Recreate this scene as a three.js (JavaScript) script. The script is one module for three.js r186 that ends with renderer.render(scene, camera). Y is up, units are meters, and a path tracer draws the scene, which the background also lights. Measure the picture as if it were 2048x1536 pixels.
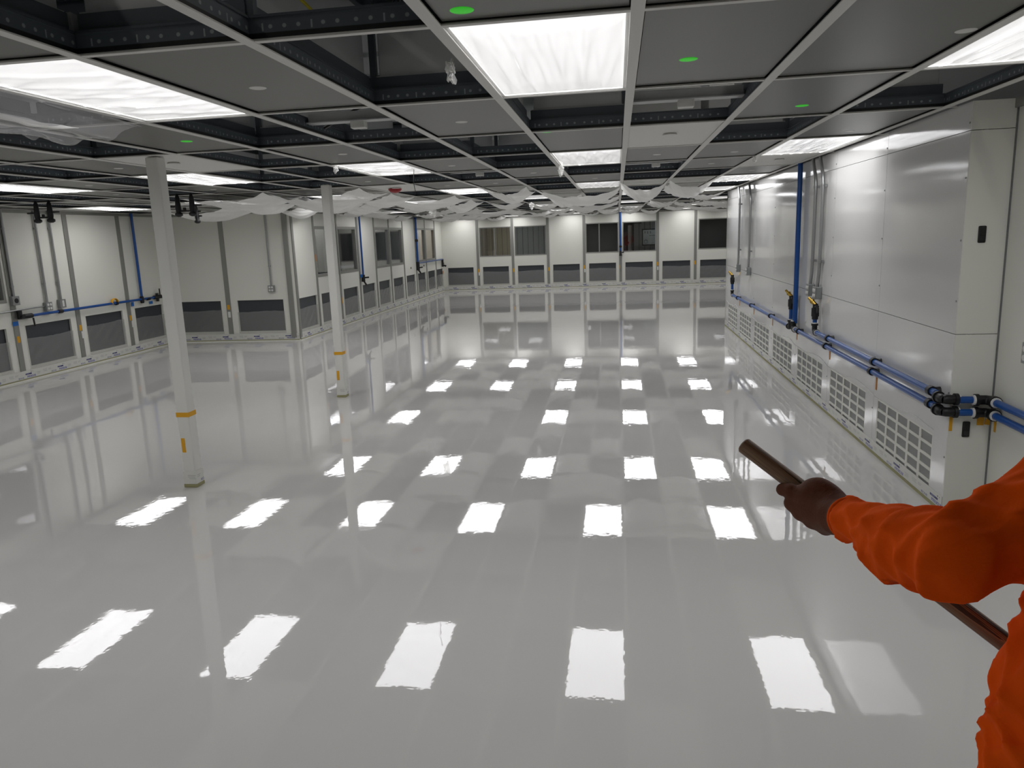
import * as THREE from 'three';
import { mergeGeometries } from 'three/addons/utils/BufferGeometryUtils.js';
import { RoundedBoxGeometry } from 'three/addons/geometries/RoundedBoxGeometry.js';
import { RectAreaLightUniformsLib } from 'three/addons/lights/RectAreaLightUniformsLib.js';

// ------------------------------------------------------------------ camera, exposure, lamp strength
const scene = new THREE.Scene();
const renderer = new THREE.WebGLRenderer({ antialias: true });
renderer.toneMapping = THREE.LinearToneMapping;
renderer.toneMappingExposure = 1.26;
renderer.shadowMap.enabled = true;
RectAreaLightUniformsLib.init();
const IW = 2048, IH = 1536, FOCAL = 1494.37;
const camera = new THREE.PerspectiveCamera(2 * Math.atan(IH / 2 / FOCAL) * 180 / Math.PI, IW / IH, 0.05, 120);
camera.position.set(0, 1.7757, 0);
camera.rotation.set(-0.19199, 0.15824, -0.03914, 'YXZ');
camera.setViewOffset(IW, IH, 21.49, 4.55, IW, IH);           // the lens axis sits a little left of the frame's centre
const LAMP = 4.3;            // what each ceiling lamp sends down
const LAMP_GLOW = 0.2;      // what the eye sees of its lens
const PLENUM = 14;              // strip lamps above the ceiling grid
const LAMP_COLOR = 0xfdfcff;

// ------------------------------------------------------------------ helpers
const H = 2.4134, GW = 0.61, GL = 1.2632, GX = 0.0658, GZ = -2.405;    // ceiling height, grid module and its origin
const lineX = (i) => GX - GW * i, rowZ = (j) => GZ - GL * j;
function rng(seed) { let s = seed >>> 0; return () => { s = (s + 0x6D2B79F5) | 0; let t = Math.imul(s ^ (s >>> 15), 1 | s); t = (t + Math.imul(t ^ (t >>> 7), 61 | t)) ^ t; return ((t ^ (t >>> 14)) >>> 0) / 4294967296; }; }
const V3 = (x, y, z) => new THREE.Vector3(x, y, z);
const taken = new Map();
function numbered(name) { const k = taken.get(name) ?? 0; taken.set(name, k + 1); return k ? `${name}_${String(k).padStart(3, '0')}` : name; }
function shadows(o) { o.traverse((c) => { if (c.isMesh) { c.castShadow = true; c.receiveShadow = true; } }); return o; }
function thing(name, label, category, [x, y, z] = [0, 0, 0], ry = 0, group) {
  const o = new THREE.Group(); o.name = numbered(name); o.position.set(x, y, z); o.rotation.y = ry;
  o.userData = { label, category }; if (group) o.userData.group = group;
  scene.add(o); return o;
}
function struct(name, [x, y, z] = [0, 0, 0], ry = 0) {
  const o = new THREE.Group(); o.name = numbered(name); o.position.set(x, y, z); o.rotation.y = ry; o.userData = { kind: 'structure' };
  scene.add(o); return o;
}
function part(name, geo, mat, parent, pos, label) {
  const m = new THREE.Mesh(Array.isArray(geo) ? mergeGeometries(geo.map(plain)) : geo, mat); m.name = name;
  if (pos) m.position.set(...pos); if (label) m.userData.label = label;
  parent.add(m); return m;
}
function plain(g) { const n = g.index ? g.toNonIndexed() : g; for (const k of Object.keys(n.attributes)) if (!['position', 'normal', 'uv'].includes(k)) n.deleteAttribute(k); return n; }
const box = (w, h, d, x = 0, y = 0, z = 0) => new THREE.BoxGeometry(w, h, d).translate(x, y, z);
const rbox = (w, h, d, r = 0.004, x = 0, y = 0, z = 0) => new RoundedBoxGeometry(w, h, d, 2, r).translate(x, y, z);
function rod(a, b, r, seg = 14, r2 = r) {                      // a round bar from a to b
  const d = V3().subVectors(b, a), g = new THREE.CylinderGeometry(r2, r, d.length(), seg);
  g.applyQuaternion(new THREE.Quaternion().setFromUnitVectors(V3(0, 1, 0), d.clone().normalize()));
  return g.translate((a.x + b.x) / 2, (a.y + b.y) / 2, (a.z + b.z) / 2);
}
function tube(pts, r, seg = 40, rad = 10, tension = 0.5) { return new THREE.TubeGeometry(new THREE.CatmullRomCurve3(pts, false, 'catmullrom', tension), seg, r, rad); }
function holedPlate(w, y0, y1, depth, holes) {                 // w along x from 0; holes [x0,x1,y0,y1]; front face at z = 0
  const s = new THREE.Shape([new THREE.Vector2(0, y0), new THREE.Vector2(w, y0), new THREE.Vector2(w, y1), new THREE.Vector2(0, y1)]);
  for (const [a, b, c, d] of holes) s.holes.push(new THREE.Path([new THREE.Vector2(a, c), new THREE.Vector2(a, d), new THREE.Vector2(b, d), new THREE.Vector2(b, c)]));
  return new THREE.ExtrudeGeometry(s, { depth, bevelEnabled: false }).translate(0, 0, -depth);
}
const frameBars = (x0, x1, y0, y1, t, d, z) => [box(x1 - x0, t, d, (x0 + x1) / 2, y0 + t / 2, z), box(x1 - x0, t, d, (x0 + x1) / 2, y1 - t / 2, z), box(t, y1 - y0 - 2 * t, d, x0 + t / 2, (y0 + y1) / 2, z), box(t, y1 - y0 - 2 * t, d, x1 - t / 2, (y0 + y1) / 2, z)];
const ORD = ['first', 'second', 'third', 'fourth', 'fifth', 'sixth', 'seventh', 'eighth', 'ninth', 'tenth', 'eleventh', 'twelfth', 'thirteenth', 'fourteenth', 'fifteenth', 'sixteenth', 'seventeenth', 'eighteenth', 'nineteenth', 'twentieth'];

// tileable value noise on a grid of n cells, several octaves
function tileNoise(size, octaves, seed) {
  const out = new Float32Array(size * size), r = rng(seed);
  for (const [cellsX, cellsY, amp] of octaves) {
    const v = new Float32Array(cellsX * cellsY).map(() => r() * 2 - 1);
    for (let y = 0; y < size; y++) {
      const fy = y / size * cellsY, y0 = Math.floor(fy), ty = fy - y0, sy = ty * ty * (3 - 2 * ty);
      for (let x = 0; x < size; x++) {
        const fx = x / size * cellsX, x0 = Math.floor(fx), tx = fx - x0, sx = tx * tx * (3 - 2 * tx);
        const a = v[(y0 % cellsY) * cellsX + x0 % cellsX], b = v[(y0 % cellsY) * cellsX + (x0 + 1) % cellsX];
        const c = v[((y0 + 1) % cellsY) * cellsX + x0 % cellsX], d = v[((y0 + 1) % cellsY) * cellsX + (x0 + 1) % cellsX];
        out[y * size + x] += amp * ((a * (1 - sx) + b * sx) * (1 - sy) + (c * (1 - sx) + d * sx) * sy);
      }
    }
  }
  return out;
}
function dataTexture(size, fn, srgb, rx = 1, ry = rx) {
  const d = new Uint8Array(size * size * 4);
  for (let i = 0; i < size * size; i++) { const c = fn(i); d[i * 4] = c[0]; d[i * 4 + 1] = c[1]; d[i * 4 + 2] = c[2]; d[i * 4 + 3] = 255; }
  const t = new THREE.DataTexture(d, size, size); t.wrapS = t.wrapT = THREE.RepeatWrapping; t.magFilter = THREE.LinearFilter; t.minFilter = THREE.LinearMipmapLinearFilter;
  t.generateMipmaps = true; t.repeat.set(rx, ry); if (srgb) t.colorSpace = THREE.SRGBColorSpace; t.needsUpdate = true; return t;
}
const clampB = (x) => Math.max(0, Math.min(255, Math.round(x)));
const greyNoise = (size, oct, seed, rx, ry) => { const n = tileNoise(size, oct, seed); return dataTexture(size, (i) => { const v = clampB(128 + 127 * n[i]); return [v, v, v]; }, false, rx, ry); };

// ------------------------------------------------------------------ materials
const std = (color, roughness = 0.6, extra = {}) => new THREE.MeshStandardMaterial({ color, roughness, metalness: 0, ...extra });
const M = {};
// floor: freshly poured light grey epoxy, glossy with an orange-peel skin (texture covers 1.5 m)
// slopes of a height field as a normal map: heights in metres over a tile of the given size
function slopeMap(size, metres, oct, seed, full, rep) {
  const n = tileNoise(size, oct, seed), d = 2 * metres / size;
  return dataTexture(size, (i) => {
    const x = i % size, y = (i / size) | 0, at = (a, b) => n[((b + size) % size) * size + (a + size) % size];
    const sx = (at(x + 1, y) - at(x - 1, y)) / d / full, sy = (at(x, y + 1) - at(x, y - 1)) / d / full;
    return [clampB(127.5 - 127.5 * sx), clampB(127.5 - 127.5 * sy), 255];
  }, false, rep, rep);
}
const PEEL = 0.02;
const peel = slopeMap(1024, 1.5, [[5, 5, 0.00012], [13, 13, 0.00007], [43, 43, 0.000032], [130, 130, 0.000012]], 11, PEEL, 1 / 1.5);
M.floor = new THREE.MeshPhysicalMaterial({ color: 0xc3c2bf, roughness: 0.02, normalMap: peel, normalScale: new THREE.Vector2(PEEL, PEEL), ior: 1.56 });
M.wall = std(0xdadad1, 0.42);
M.wallGloss = new THREE.MeshPhysicalMaterial({ color: 0xd4d4d2, roughness: 0.09, ior: 1.5, normalMap: slopeMap(512, 2.6, [[3, 4, 0.0036], [7, 5, 0.0012], [17, 17, 0.00012]], 5, 0.03, 1 / 2.6), normalScale: new THREE.Vector2(0.03, 0.03) });
M.seam = std(0x6f7070, 0.6);
M.mullion = std(0x8d8d88, 0.38, { metalness: 0.35 });
M.tee = std(0xd2d1cc, 0.45);
M.teeWeb = null;
M.panel = std(0x62625e, 0.35);
M.wrapped = std(0xe6e6e2, 0.4);
M.blank = std(0xdad9d4, 0.5);
M.housing = std(0xb4b6b6, 0.45);
M.deck = std(0xdadddd, 0.6);
M.darkSteel = std(0x4a5056, 0.5, { metalness: 0.2 });
M.black = std(0x0b0b0c, 0.45);
M.perforated = std(0x3a3d41, 0.45);
M.insert = std(0x8e8f8e, 0.6);
M.galv = std(0x9a9c9b, 0.35, { metalness: 0.7 });
M.boxSteel = std(0x8d9090, 0.4, { metalness: 0.5 });
M.outlet = std(0xd6d6d2, 0.45);
M.blue = std(0x0e478c, 0.28);
M.blueTape = std(0x1c66b4, 0.6);
M.brass = std(0xa88a3c, 0.3, { metalness: 0.85 });
M.tape = std(0xd39a12, 0.55);
M.orangeTape = std(0xb97c38, 0.6);
M.oldTape = std(0x96936a, 0.6);
M.glass = new THREE.MeshPhysicalMaterial({ color: 0xffffff, roughness: 0.02, transmission: 1, thickness: 0, ior: 1.5, side: THREE.DoubleSide });
M.film = new THREE.MeshPhysicalMaterial({ color: 0xf4f4f1, roughness: 0.5, transmission: 0.2, thickness: 0, ior: 1.5, side: THREE.DoubleSide });
M.clearFilm = new THREE.MeshPhysicalMaterial({ color: 0xf2f2f0, roughness: 0.2, transmission: 0.86, thickness: 0, ior: 1.5, side: THREE.DoubleSide });
M.lampFilm = new THREE.MeshPhysicalMaterial({ color: 0xffffff, roughness: 0.22, transmission: 0.96, thickness: 0, ior: 1.45, side: THREE.DoubleSide });
M.lens = new THREE.MeshStandardMaterial({ color: 0xe8e8e4, roughness: 0.5, emissive: LAMP_COLOR, emissiveIntensity: LAMP_GLOW });
M.green = new THREE.MeshStandardMaterial({ color: 0x1d6a10, roughness: 0.4, emissive: 0x1fb808, emissiveIntensity: 0.5 });
M.red = std(0x9c0f1c, 0.4);
M.column = std(0xd3d3cd, 0.5);
{ // slotted steel web of the ceiling grid: slate with punched holes (flat detail a few millimetres across)
  const c = document.createElement('canvas'); c.width = 512; c.height = 64; const g = c.getContext('2d');
  g.fillStyle = '#4e565d'; g.fillRect(0, 0, 512, 64); g.fillStyle = '#0c0d0e'; g.fillRect(0, 44, 512, 20); g.fillStyle = '#565d63'; g.fillRect(0, 2, 512, 4);
  g.fillStyle = '#8d9194';
  for (const x of [20, 60, 120, 160, 200, 290, 330, 370, 440, 480]) { g.beginPath(); g.arc(x, 28, 6, 0, 7); g.fill(); }
  for (const x of [95, 265, 405]) g.fillRect(x, 18, 5, 22);
  const t = new THREE.CanvasTexture(c); t.colorSpace = THREE.SRGBColorSpace; t.wrapS = THREE.RepeatWrapping;
  M.teeWeb = std(0xffffff, 0.45, { map: t });
}
{ // printed protective film along the foot of the walls: blue print on white
  const c = document.createElement('canvas'); c.width = 1024; c.height = 192; const g = c.getContext('2d');
  g.fillStyle = '#cfcfc8'; g.fillRect(0, 0, 1024, 192);
  g.fillStyle = '#1b1e62'; g.fillRect(520, 70, 190, 34);
  g.fillStyle = '#a9adcf'; g.font = 'bold 22px sans-serif'; g.fillText('SURFACE', 540, 95);
  g.fillStyle = '#23268c'; g.font = 'bold 72px sans-serif'; g.save(); g.translate(560, 176); g.scale(0.78, 1); g.fillText('PREMIUM', 0, 0); g.restore();
  g.fillStyle = '#4a4a86'; g.font = 'bold 50px sans-serif'; g.save(); g.translate(300, 178); g.scale(0.9, 1); g.fillText('RICH', 0, 0); g.fillText('RI', 130, 0); g.restore();
  g.fillStyle = '#9d9d9c'; for (const [x, y, w] of [[40, 60, 130], [40, 84, 120], [60, 108, 110], [210, 66, 90], [210, 90, 80], [860, 84, 110], [880, 108, 90], [860, 132, 100]]) g.fillRect(x, y, w, 7);
  g.fillStyle = '#66666a'; g.fillRect(690, 30, 22, 22); g.fillRect(740, 32, 10, 18);
  const t = new THREE.CanvasTexture(c); t.colorSpace = THREE.SRGBColorSpace; t.wrapS = THREE.RepeatWrapping; t.anisotropy = 8;
  M.print = std(0xffffff, 0.4, { map: t });
}

// ------------------------------------------------------------------ floor
{
  const f = struct('floor'), g = new THREE.BoxGeometry(16, 0.2, 33).translate(-1.2, -0.1, -12.8);
  const p = g.attributes.position, uv = g.attributes.uv; for (let i = 0; i < p.count; i++) uv.setXY(i, p.getX(i), p.getZ(i));
  part('floor_coating', g, M.floor, f);
}

// ------------------------------------------------------------------ walls
const windows = []; let windowCount = 0;
const XL = -8.40, XF = -5.90, XR = 1.962, ZB = -25.3, ZJ = -13.2;
function wallRun(name, pos, ry, len, o) {
  const w = struct(name, pos, ry); w.updateMatrixWorld(true);
  const top = o.top ?? H;
  for (const m of o.modules) {
    const holes = [];
    if (m.grille) holes.push([m.grille[0] - m.u0, m.grille[1] - m.u0, 0.18, 0.795]);
    if (m.win) holes.push([m.win[0] - m.u0, m.win[1] - m.u0, m.win[2], m.win[3]]);
    part('wall_panel', holedPlate(m.u1 - m.u0 - 0.002, 0, top, 0.06, holes), o.mat ?? M.wall, w, [m.u0 + 0.001, 0, 0]);
    if (m.win) {                                              // a window set in the wall
      const win = struct(`window_${++windowCount}`, w.localToWorld(V3(0, 0, 0)).toArray(), ry);
      const [a, b, c, d] = m.win, t = o.frame ?? 0.045;
      part('window_frame', frameBars(a, b, c, d, t, 0.075, -0.03), o.frameMat ?? M.mullion, win);
      part('pane', box(b - a - 2 * t, d - c - 2 * t, 0.006, (a + b) / 2, (c + d) / 2, -0.035), M.glass, win);
      if (m.divide) part('mullion', box(0.035, d - c - 2 * t, 0.05, m.divide, (c + d) / 2, -0.03), o.frameMat ?? M.mullion, win);
    }
  }
  for (const [u, wd, d] of o.mullions ?? []) part('mullion', box(wd ?? 0.09, top - 0.06, 0.014, u, (top + 0.06) / 2, 0.007), M.mullion, w, null);
  part('top_channel', box(len, 0.05, 0.02, len / 2, top - 0.025, 0.01), M.mullion, w);
  if (o.film) for (const [a, b] of o.film) {                   // printed film, then a strip of old masking tape at the floor
    const g = box(b - a, 0.112, 0.003, (a + b) / 2, 0.092, 0.0165), uv = g.attributes.uv, p = g.attributes.position;
    for (let i = 0; i < uv.count; i++) uv.setXY(i, p.getX(i) / 0.634, (p.getY(i) - 0.036) / 0.112);
    part('protective_film', g, M.print, w, null, 'white film with blue print along the foot of the wall');
    part('masking_tape', box(b - a, 0.014, 0.004, (a + b) / 2, 0.027, 0.0175), M.oldTape, w, null, 'dried olive masking tape');
    part('cove_base', box(b - a, 0.02, 0.02, (a + b) / 2, 0.01, 0.01), M.wall, w);
  }
  return w;
}
// a dark perforated return grille: its filter half covered by a loose plastic sheet
function returnGrille(w, u0, u1, label, group, filmTop, seed) {
  const p = w.localToWorld(V3(u0, 0, 0)), g = thing('return_grille', label, 'grille', p.toArray(), w.rotation.y, group);
  const W = u1 - u0, r = rng(seed);
  part('frame', frameBars(0, W, 0.18, 0.795, 0.016, 0.03, -0.012), M.wall, g);
  part('perforated_panel', box(W - 0.02, 0.6, 0.012, W / 2, 0.4875, -0.042), M.perforated, g);
  if (filmTop > 0) {
    const nx = 26, ny = 12, fg = new THREE.PlaneGeometry(W - 0.004, filmTop - 0.155, nx, ny), a = fg.attributes.position, ph = r() * 6;
    for (let i = 0; i < a.count; i++) {
      const u = a.getX(i) / W + 0.5, v = a.getY(i) / (filmTop - 0.155) + 0.5;
      a.setZ(i, 0.006 + 0.004 * Math.abs(Math.sin(u * 9 + v * 7 + ph)) * (1 - v) + 0.002 * Math.sin(u * 23 - v * 14 + ph * 2));
      a.setY(i, a.getY(i) + (v > 0.95 ? 0.018 * Math.sin(u * 5 + ph) * r() : 0));
    }
    fg.computeVertexNormals();
    part('plastic_film', fg, M.clearFilm, g, [W / 2, 0.155 + (filmTop - 0.155) / 2, 0.002], 'loose clear plastic over the lower part');
  }
  return g;
}
const tapeOn = (w, u, y, h = 0.09, wd = 0.05, mat = M.tape) => part('tape_strip', box(wd, h, 0.002, u, y, 0.0155), mat, w);
const tagOn = (w, u, y) => part('label_tag', rbox(0.05, 0.11, 0.012, 0.003, u + 0.005, y, 0.02), M.outlet, w);

// wall on the left, running away from the camera: u = 3 - z
const wallLeft = (() => {
  const U = (z) => 3 - z, mods = [], mull = [];
  const zs = [3, 1.27, 0.0, -1.27, -2.54, -4.27, -5.54, -6.81, -8.08, -9.35, -10.605, -11.86, ZJ];
  for (let k = 0; k + 1 < zs.length; k++) {
    const u0 = U(zs[k]), u1 = U(zs[k + 1]), c = k < zs.length - 2 ? (u0 + u1) / 2 : (u0 + u1) / 2 - 0.06;
    mods.push({ u0, u1, grille: k >= 8 ? [c - 0.475 + (k === 11 ? 0.02 : 0), c + 0.475 - (k === 11 ? 0.08 : 0)] : null, win: (k === 8 || k === 7 || k === 4 || k === 5) ? [u0 + 0.05, u1 - 0.09, 1.13, 2.1] : null });
    if (k) mull.push([u0]);
  }
  const w = wallRun('wall_left', [XL, 0, 3], Math.PI / 2, 3 - ZJ, { modules: mods, mullions: mull, film: [[0.02, 16.18]] });
  mods.forEach((m, k) => { if (m.grille) returnGrille(w, ...m.grille, ['dark return grille low on the left wall at the photo\'s left edge', 'dark return grille under the black valve ending the left wall\'s blue pipe', 'dark return grille under the yellow tape loop on the left wall', 'dark return grille under the blue drop pipe in the left wall\'s far corner'][k - 8], 'return grilles on the left wall', [0.59, 0.59, 0.62, 0.60][k - 8] ?? 0.6, 40 + k); });
  for (const [z, y] of [[-9.35, 0.605], [-10.61, 0.615], [-11.87, 0.63]]) tapeOn(w, U(z), y);
  tagOn(w, U(-10.63), 0.5); tagOn(w, U(-11.9), 0.52);
  part('tape_strip', box(0.1, 0.06, 0.003, U(-9.34), 0.83, 0.0165), M.blueTape, w); part('tape_strip', box(0.07, 0.07, 0.003, U(-11.97), 0.86, 0.0165), M.blueTape, w); part('tape_strip', box(0.1, 0.05, 0.003, U(-12.5), 0.84, 0.0165), M.blueTape, w);
  return w;
})();
// short wall that steps out toward the room, facing the camera
const wallStep = (() => {
  const U = (x) => x - XL;
  const mods = [{ u0: 0, u1: U(-7.262), grille: [U(-8.255), U(-7.40)] }, { u0: U(-7.262), u1: U(XF), grille: [U(-7.098), U(-6.147)] }];
  const w = wallRun('wall_left_step', [XL, 0, ZJ], 0, XF - XL, { modules: mods, mullions: [[U(-7.262)]], film: [[0.02, XF - XL]] });
  part('corner_post', rbox(0.1, H - 0.06, 0.03, 0.006, U(-6.0), (H + 0.06) / 2, 0.012), M.mullion, w);
  returnGrille(w, ...mods[0].grille, 'dark return grille on the short step wall, beside the near white column', 'return grilles on the step wall', 0.6, 61);
  returnGrille(w, ...mods[1].grille, 'dark return grille on the short step wall, below the single square outlet', 'return grilles on the step wall', 0.565, 62);
  tapeOn(w, U(-7.262), 0.66); tagOn(w, U(-7.262), 0.52);
  return w;
})();
// long wall behind the step
const wallFar = (() => {
  const U = (z) => ZJ - z, zs = [ZJ, -14.24, -15.5, -16.77, -18.02, -19.26, -20.53, -21.8, -23.03, -24.28, ZB], mods = [], mull = [];
  const win = { 1: [-14.26, -15.46], 2: [-15.52, -16.7], 4: [-18.07, -19.22], 5: [-19.3, -20.47], 7: [-21.86, -22.98], 8: [-23.08, -24.22] };
  for (let k = 0; k + 1 < zs.length; k++) {
    const u0 = U(zs[k]), u1 = U(zs[k + 1]), c = (u0 + u1) / 2;
    mods.push({ u0, u1, grille: [Math.max(u0 + 0.05, c - 0.48), Math.min(u1 - 0.05, c + 0.48)], win: win[k] ? [U(win[k][0]), U(win[k][1]), 1.115, 2.115] : null });
    if (k) mull.push([u0, k === 2 ? 0.07 : 0.07]);
  }
  const w = wallRun('wall_left_rear', [XF, 0, ZJ], Math.PI / 2, ZJ - ZB, { modules: mods, mullions: mull, film: [[0.02, ZJ - ZB - 0.03]], frame: 0.055 });
  part('corner_post', rbox(0.07, H - 0.06, 0.03, 0.006, 0.035, (H + 0.06) / 2, 0.012), M.mullion, w);
  mods.forEach((m, k) => returnGrille(w, ...m.grille, `film-covered return grille on the long left rear wall, ${ORD[k]} from its corner post`, 'return grilles on the left rear wall', 0.59 - 0.01 * (k % 3), 80 + k));
  part('tape_strip', box(0.05, 0.13, 0.003, U(-14.24), 1.5, 0.0165), M.orangeTape, w);
  part('tape_strip', box(0.05, 0.13, 0.003, U(-15.5), 0.55, 0.0165), M.tape, w); part('tape_strip', box(0.08, 0.1, 0.003, U(-25.2), 0.65, 0.0165), M.orangeTape, w);
  return w;
})();
// back wall
const wallBack = (() => {
  const U = (x) => x - XF, xs = [XF, -4.67, -3.47, -2.28, -1.08, 0.112, 1.31, 2.51, 3.71, 4.91, 6.4], mods = [], mull = [];
  const win = { 1: [-4.60, -3.52, -4.08], 2: [-3.40, -2.33, null], 4: [-1.025, 0.05, -0.58], 5: [0.18, 1.262, null], 7: [2.60, 3.66, null] };
  for (let k = 0; k + 1 < xs.length; k++) {
    const u0 = U(xs[k]), u1 = U(xs[k + 1]), c = (u0 + u1) / 2;
    mods.push({ u0, u1, grille: [Math.max(u0 + 0.14, c - 0.46), Math.min(c + 0.46, u1 - 0.13)], win: win[k] ? [U(win[k][0]), U(win[k][1]), 1.12, 2.09] : null, divide: win[k]?.[2] ? U(win[k][2]) : null });
    if (k) mull.push([u0, 0.085]);
  }
  const w = wallRun('wall_back', [XF, 0, ZB], 0, 12.3, { modules: mods, mullions: mull, film: [[0.02, 12.2]], frame: 0.03 });
  mods.forEach((m, k) => returnGrille(w, ...m.grille, `dark return grille low on the back wall, ${ORD[k]} from the left corner`, 'return grilles on the back wall', k % 4 === 3 ? 0.58 : 0.61, 100 + k));
  for (const [x, y] of [[-4.66, 0.66], [-3.46, 0.64], [-2.27, 0.64], [-1.08, 0.67], [0.1, 0.64], [1.31, 0.7], [2.5, 0.7]]) tapeOn(w, U(x), y, 0.12, 0.05);
  for (const x of [-4.65, -1.07, 1.31]) tagOn(w, U(x), 0.55);
  return w;
})();
// glossy bulkhead on the right: smooth white sheets with seams and 5 x 5 slotted grilles at the foot
const Z_R0 = -14.25, Z_R1 = -4.72;
const wallRight = (() => {
  const U = (z) => z - Z_R0, w = struct('wall_right', [XR, 0, Z_R0], -Math.PI / 2), len = Z_R1 - Z_R0; w.updateMatrixWorld(true);
  const zs = [-14.25, -13.95, -12.65, -11.34, -9.99, -8.66, -7.35, -6.045, Z_R1], t = 0.06, gap = 0.0035;
  const shade = std(0x85868a, 0.5);
  part('backing', box(len, H, 0.02, len / 2, H / 2, -0.08), shade, w);
  for (let k = 0; k + 1 < zs.length; k++) {
    const u0 = U(zs[k]) + gap / 2, wd = zs[k + 1] - zs[k] - gap, has = k >= 1;
    const [ga, gb] = k === 7 ? [U(-5.945), U(-4.935)] : [U(zs[k]) + 0.1, U(zs[k + 1]) - 0.2];
    for (const [y0, y1, holes] of [[0, 1.105, has ? [[ga - u0 - 0.012, gb - u0 + 0.012, 0.045, 0.445]] : []], [1.105 + gap, 2.255, []], [2.255 + gap, H, []]]) {
      const g = holedPlate(wd, y0, y1, t, holes), uv = g.attributes.uv, p = g.attributes.position;
      for (let i = 0; i < p.count; i++) uv.setXY(i, p.getX(i) + zs[k], p.getY(i));
      part('wall_panel', g, M.wallGloss, w, [u0, 0, 0]);
    }
    part('screw', [0.35, 0.75, 1.3, 1.65, 2.0, 2.3].map((y) => new THREE.CylinderGeometry(0.006, 0.006, 0.004, 8).rotateX(Math.PI / 2).translate(U(zs[k + 1]) - 0.018, y, 0.002)), M.galv, w);
    if (has) {
      const g = thing('slotted_grille', `white slotted grille at the glossy right wall's foot, ${ORD[7 - k]} from the near corner`, 'grille', w.localToWorld(V3(ga, 0, 0)).toArray(), -Math.PI / 2, 'slotted grilles on the right wall');
      const W = gb - ga, cw = (W - 4 * 0.035) / 5, chh = (0.375 - 4 * 0.02) / 5, hl = [];
      for (let a = 0; a < 5; a++) for (let b = 0; b < 5; b++) hl.push([0.012 + a * (cw + 0.035), 0.012 + a * (cw + 0.035) + cw, 0.0575 + b * (chh + 0.02), 0.0575 + b * (chh + 0.02) + chh]);
      part('plate', holedPlate(W + 0.024, 0.0455, 0.4445, 0.006, hl), M.wall, g, [-0.012, 0, -0.002]);
      for (const [a, b, c, d] of hl) part('mesh_insert', box(b - a + 0.008, d - c + 0.008, 0.006, (a + b) / 2 - 0.012, (c + d) / 2, -0.0115), M.insert, g);
    }
  }
  const fg = box(len, 0.08, 0.003, len / 2, 0.062, 0.003), uv = fg.attributes.uv, p = fg.attributes.position;
  part('print_strip', (() => { for (let i = 0; i < uv.count; i++) uv.setXY(i, p.getX(i) / 0.645, (p.getY(i) - 0.022) / 0.08); return fg; })(), M.print, w, null, 'white film with blue print along the foot of the wall');
  part('masking_tape', box(len, 0.02, 0.005, len / 2, 0.01, 0.0035), M.oldTape, w, null, 'dried olive masking tape');
  for (const [z, y, h] of [[-6.0, 0.555, 0.1], [-7.3, 0.575, 0.1], [-8.62, 0.575, 0.1], [-9.95, 0.57, 0.1], [-11.3, 0.57, 0.1], [-12.6, 0.57, 0.09]]) part('tape_strip', box(0.03, h, 0.002, U(z), y, 0.002), M.orangeTape, w);
  // thin loose edge of masking film that waves along below the pipes
  const pts = []; for (let k = 0; k <= 60; k++) { const z = Z_R0 + 0.2 + (len - 0.4) * k / 60, q = ((z + 14.25) % 1.3) / 1.3; pts.push(V3(U(z), 0.5 - 0.05 * Math.sin(Math.PI * q) + 0.006 * Math.sin(k * 2.1), 0.004)); }
  part('film_edge', tube(pts, 0.0022, 180, 5), M.film, w);
  return w;
})();
{ // end of the bulkhead facing the camera, then the wall that runs back past the camera on the right
  const e = struct('wall_right_end', [XR + 0.001, 0, Z_R1 + 0.005], 0);
  for (const [y0, y1] of [[0, 1.105], [1.1085, 2.255], [2.2585, H]]) part('wall_panel', holedPlate(2.195 - XR, y0, y1, 0.06, []), M.wall, e);
  part('corner_seam', box(0.008, H, 0.01, 0.229, H / 2, 0.004), M.seam, e);
  const f = (x, y, w, h, rot = 0) => { const m = part('tape_strip', box(w, h, 0.003), M.tape, e, [x - XR, y, 0.003]); m.rotation.z = rot; };
  f(1.972, 0.565, 0.018, 0.085); f(2.135, 0.583, 0.038, 0.05); f(2.205, 0.575, 0.09, 0.036, -0.12);
  const side = wallRun('wall_right_front', [2.195, 0, Z_R1], -Math.PI / 2, 7.72, { modules: [0, 1, 2, 3, 4, 5].map((k) => ({ u0: k * 1.2867, u1: (k + 1) * 1.2867 })), mullions: [] });
  part('tape_strip', box(0.02, 0.07, 0.003, 0.06, 0.565, 0.002), M.tape, side);
  wallRun('wall_front', [6.4, 0, 3], Math.PI, 14.8, { modules: [0, 1, 2, 3, 4, 5, 6, 7].map((k) => ({ u0: k * 1.85, u1: (k + 1) * 1.85 })), mullions: [] });
  wallRun('wall_right_rear', [6.4, 0, ZB], -Math.PI / 2, 11.05, { modules: [0, 1, 2, 3, 4, 5, 6, 7, 8].map((k) => ({ u0: k * 1.2278, u1: (k + 1) * 1.2278 })), mullions: [] });
  wallRun('wall_right_return', [XR + 0.08, 0, Z_R0], Math.PI, 0.001, { modules: [], mullions: [] });
  const back = struct('wall_bulkhead_rear', [6.4, 0, Z_R0], Math.PI);
  part('wall_panel', holedPlate(6.4 - XR, 0, H, 0.06, []), M.wall, back);
}

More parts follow.
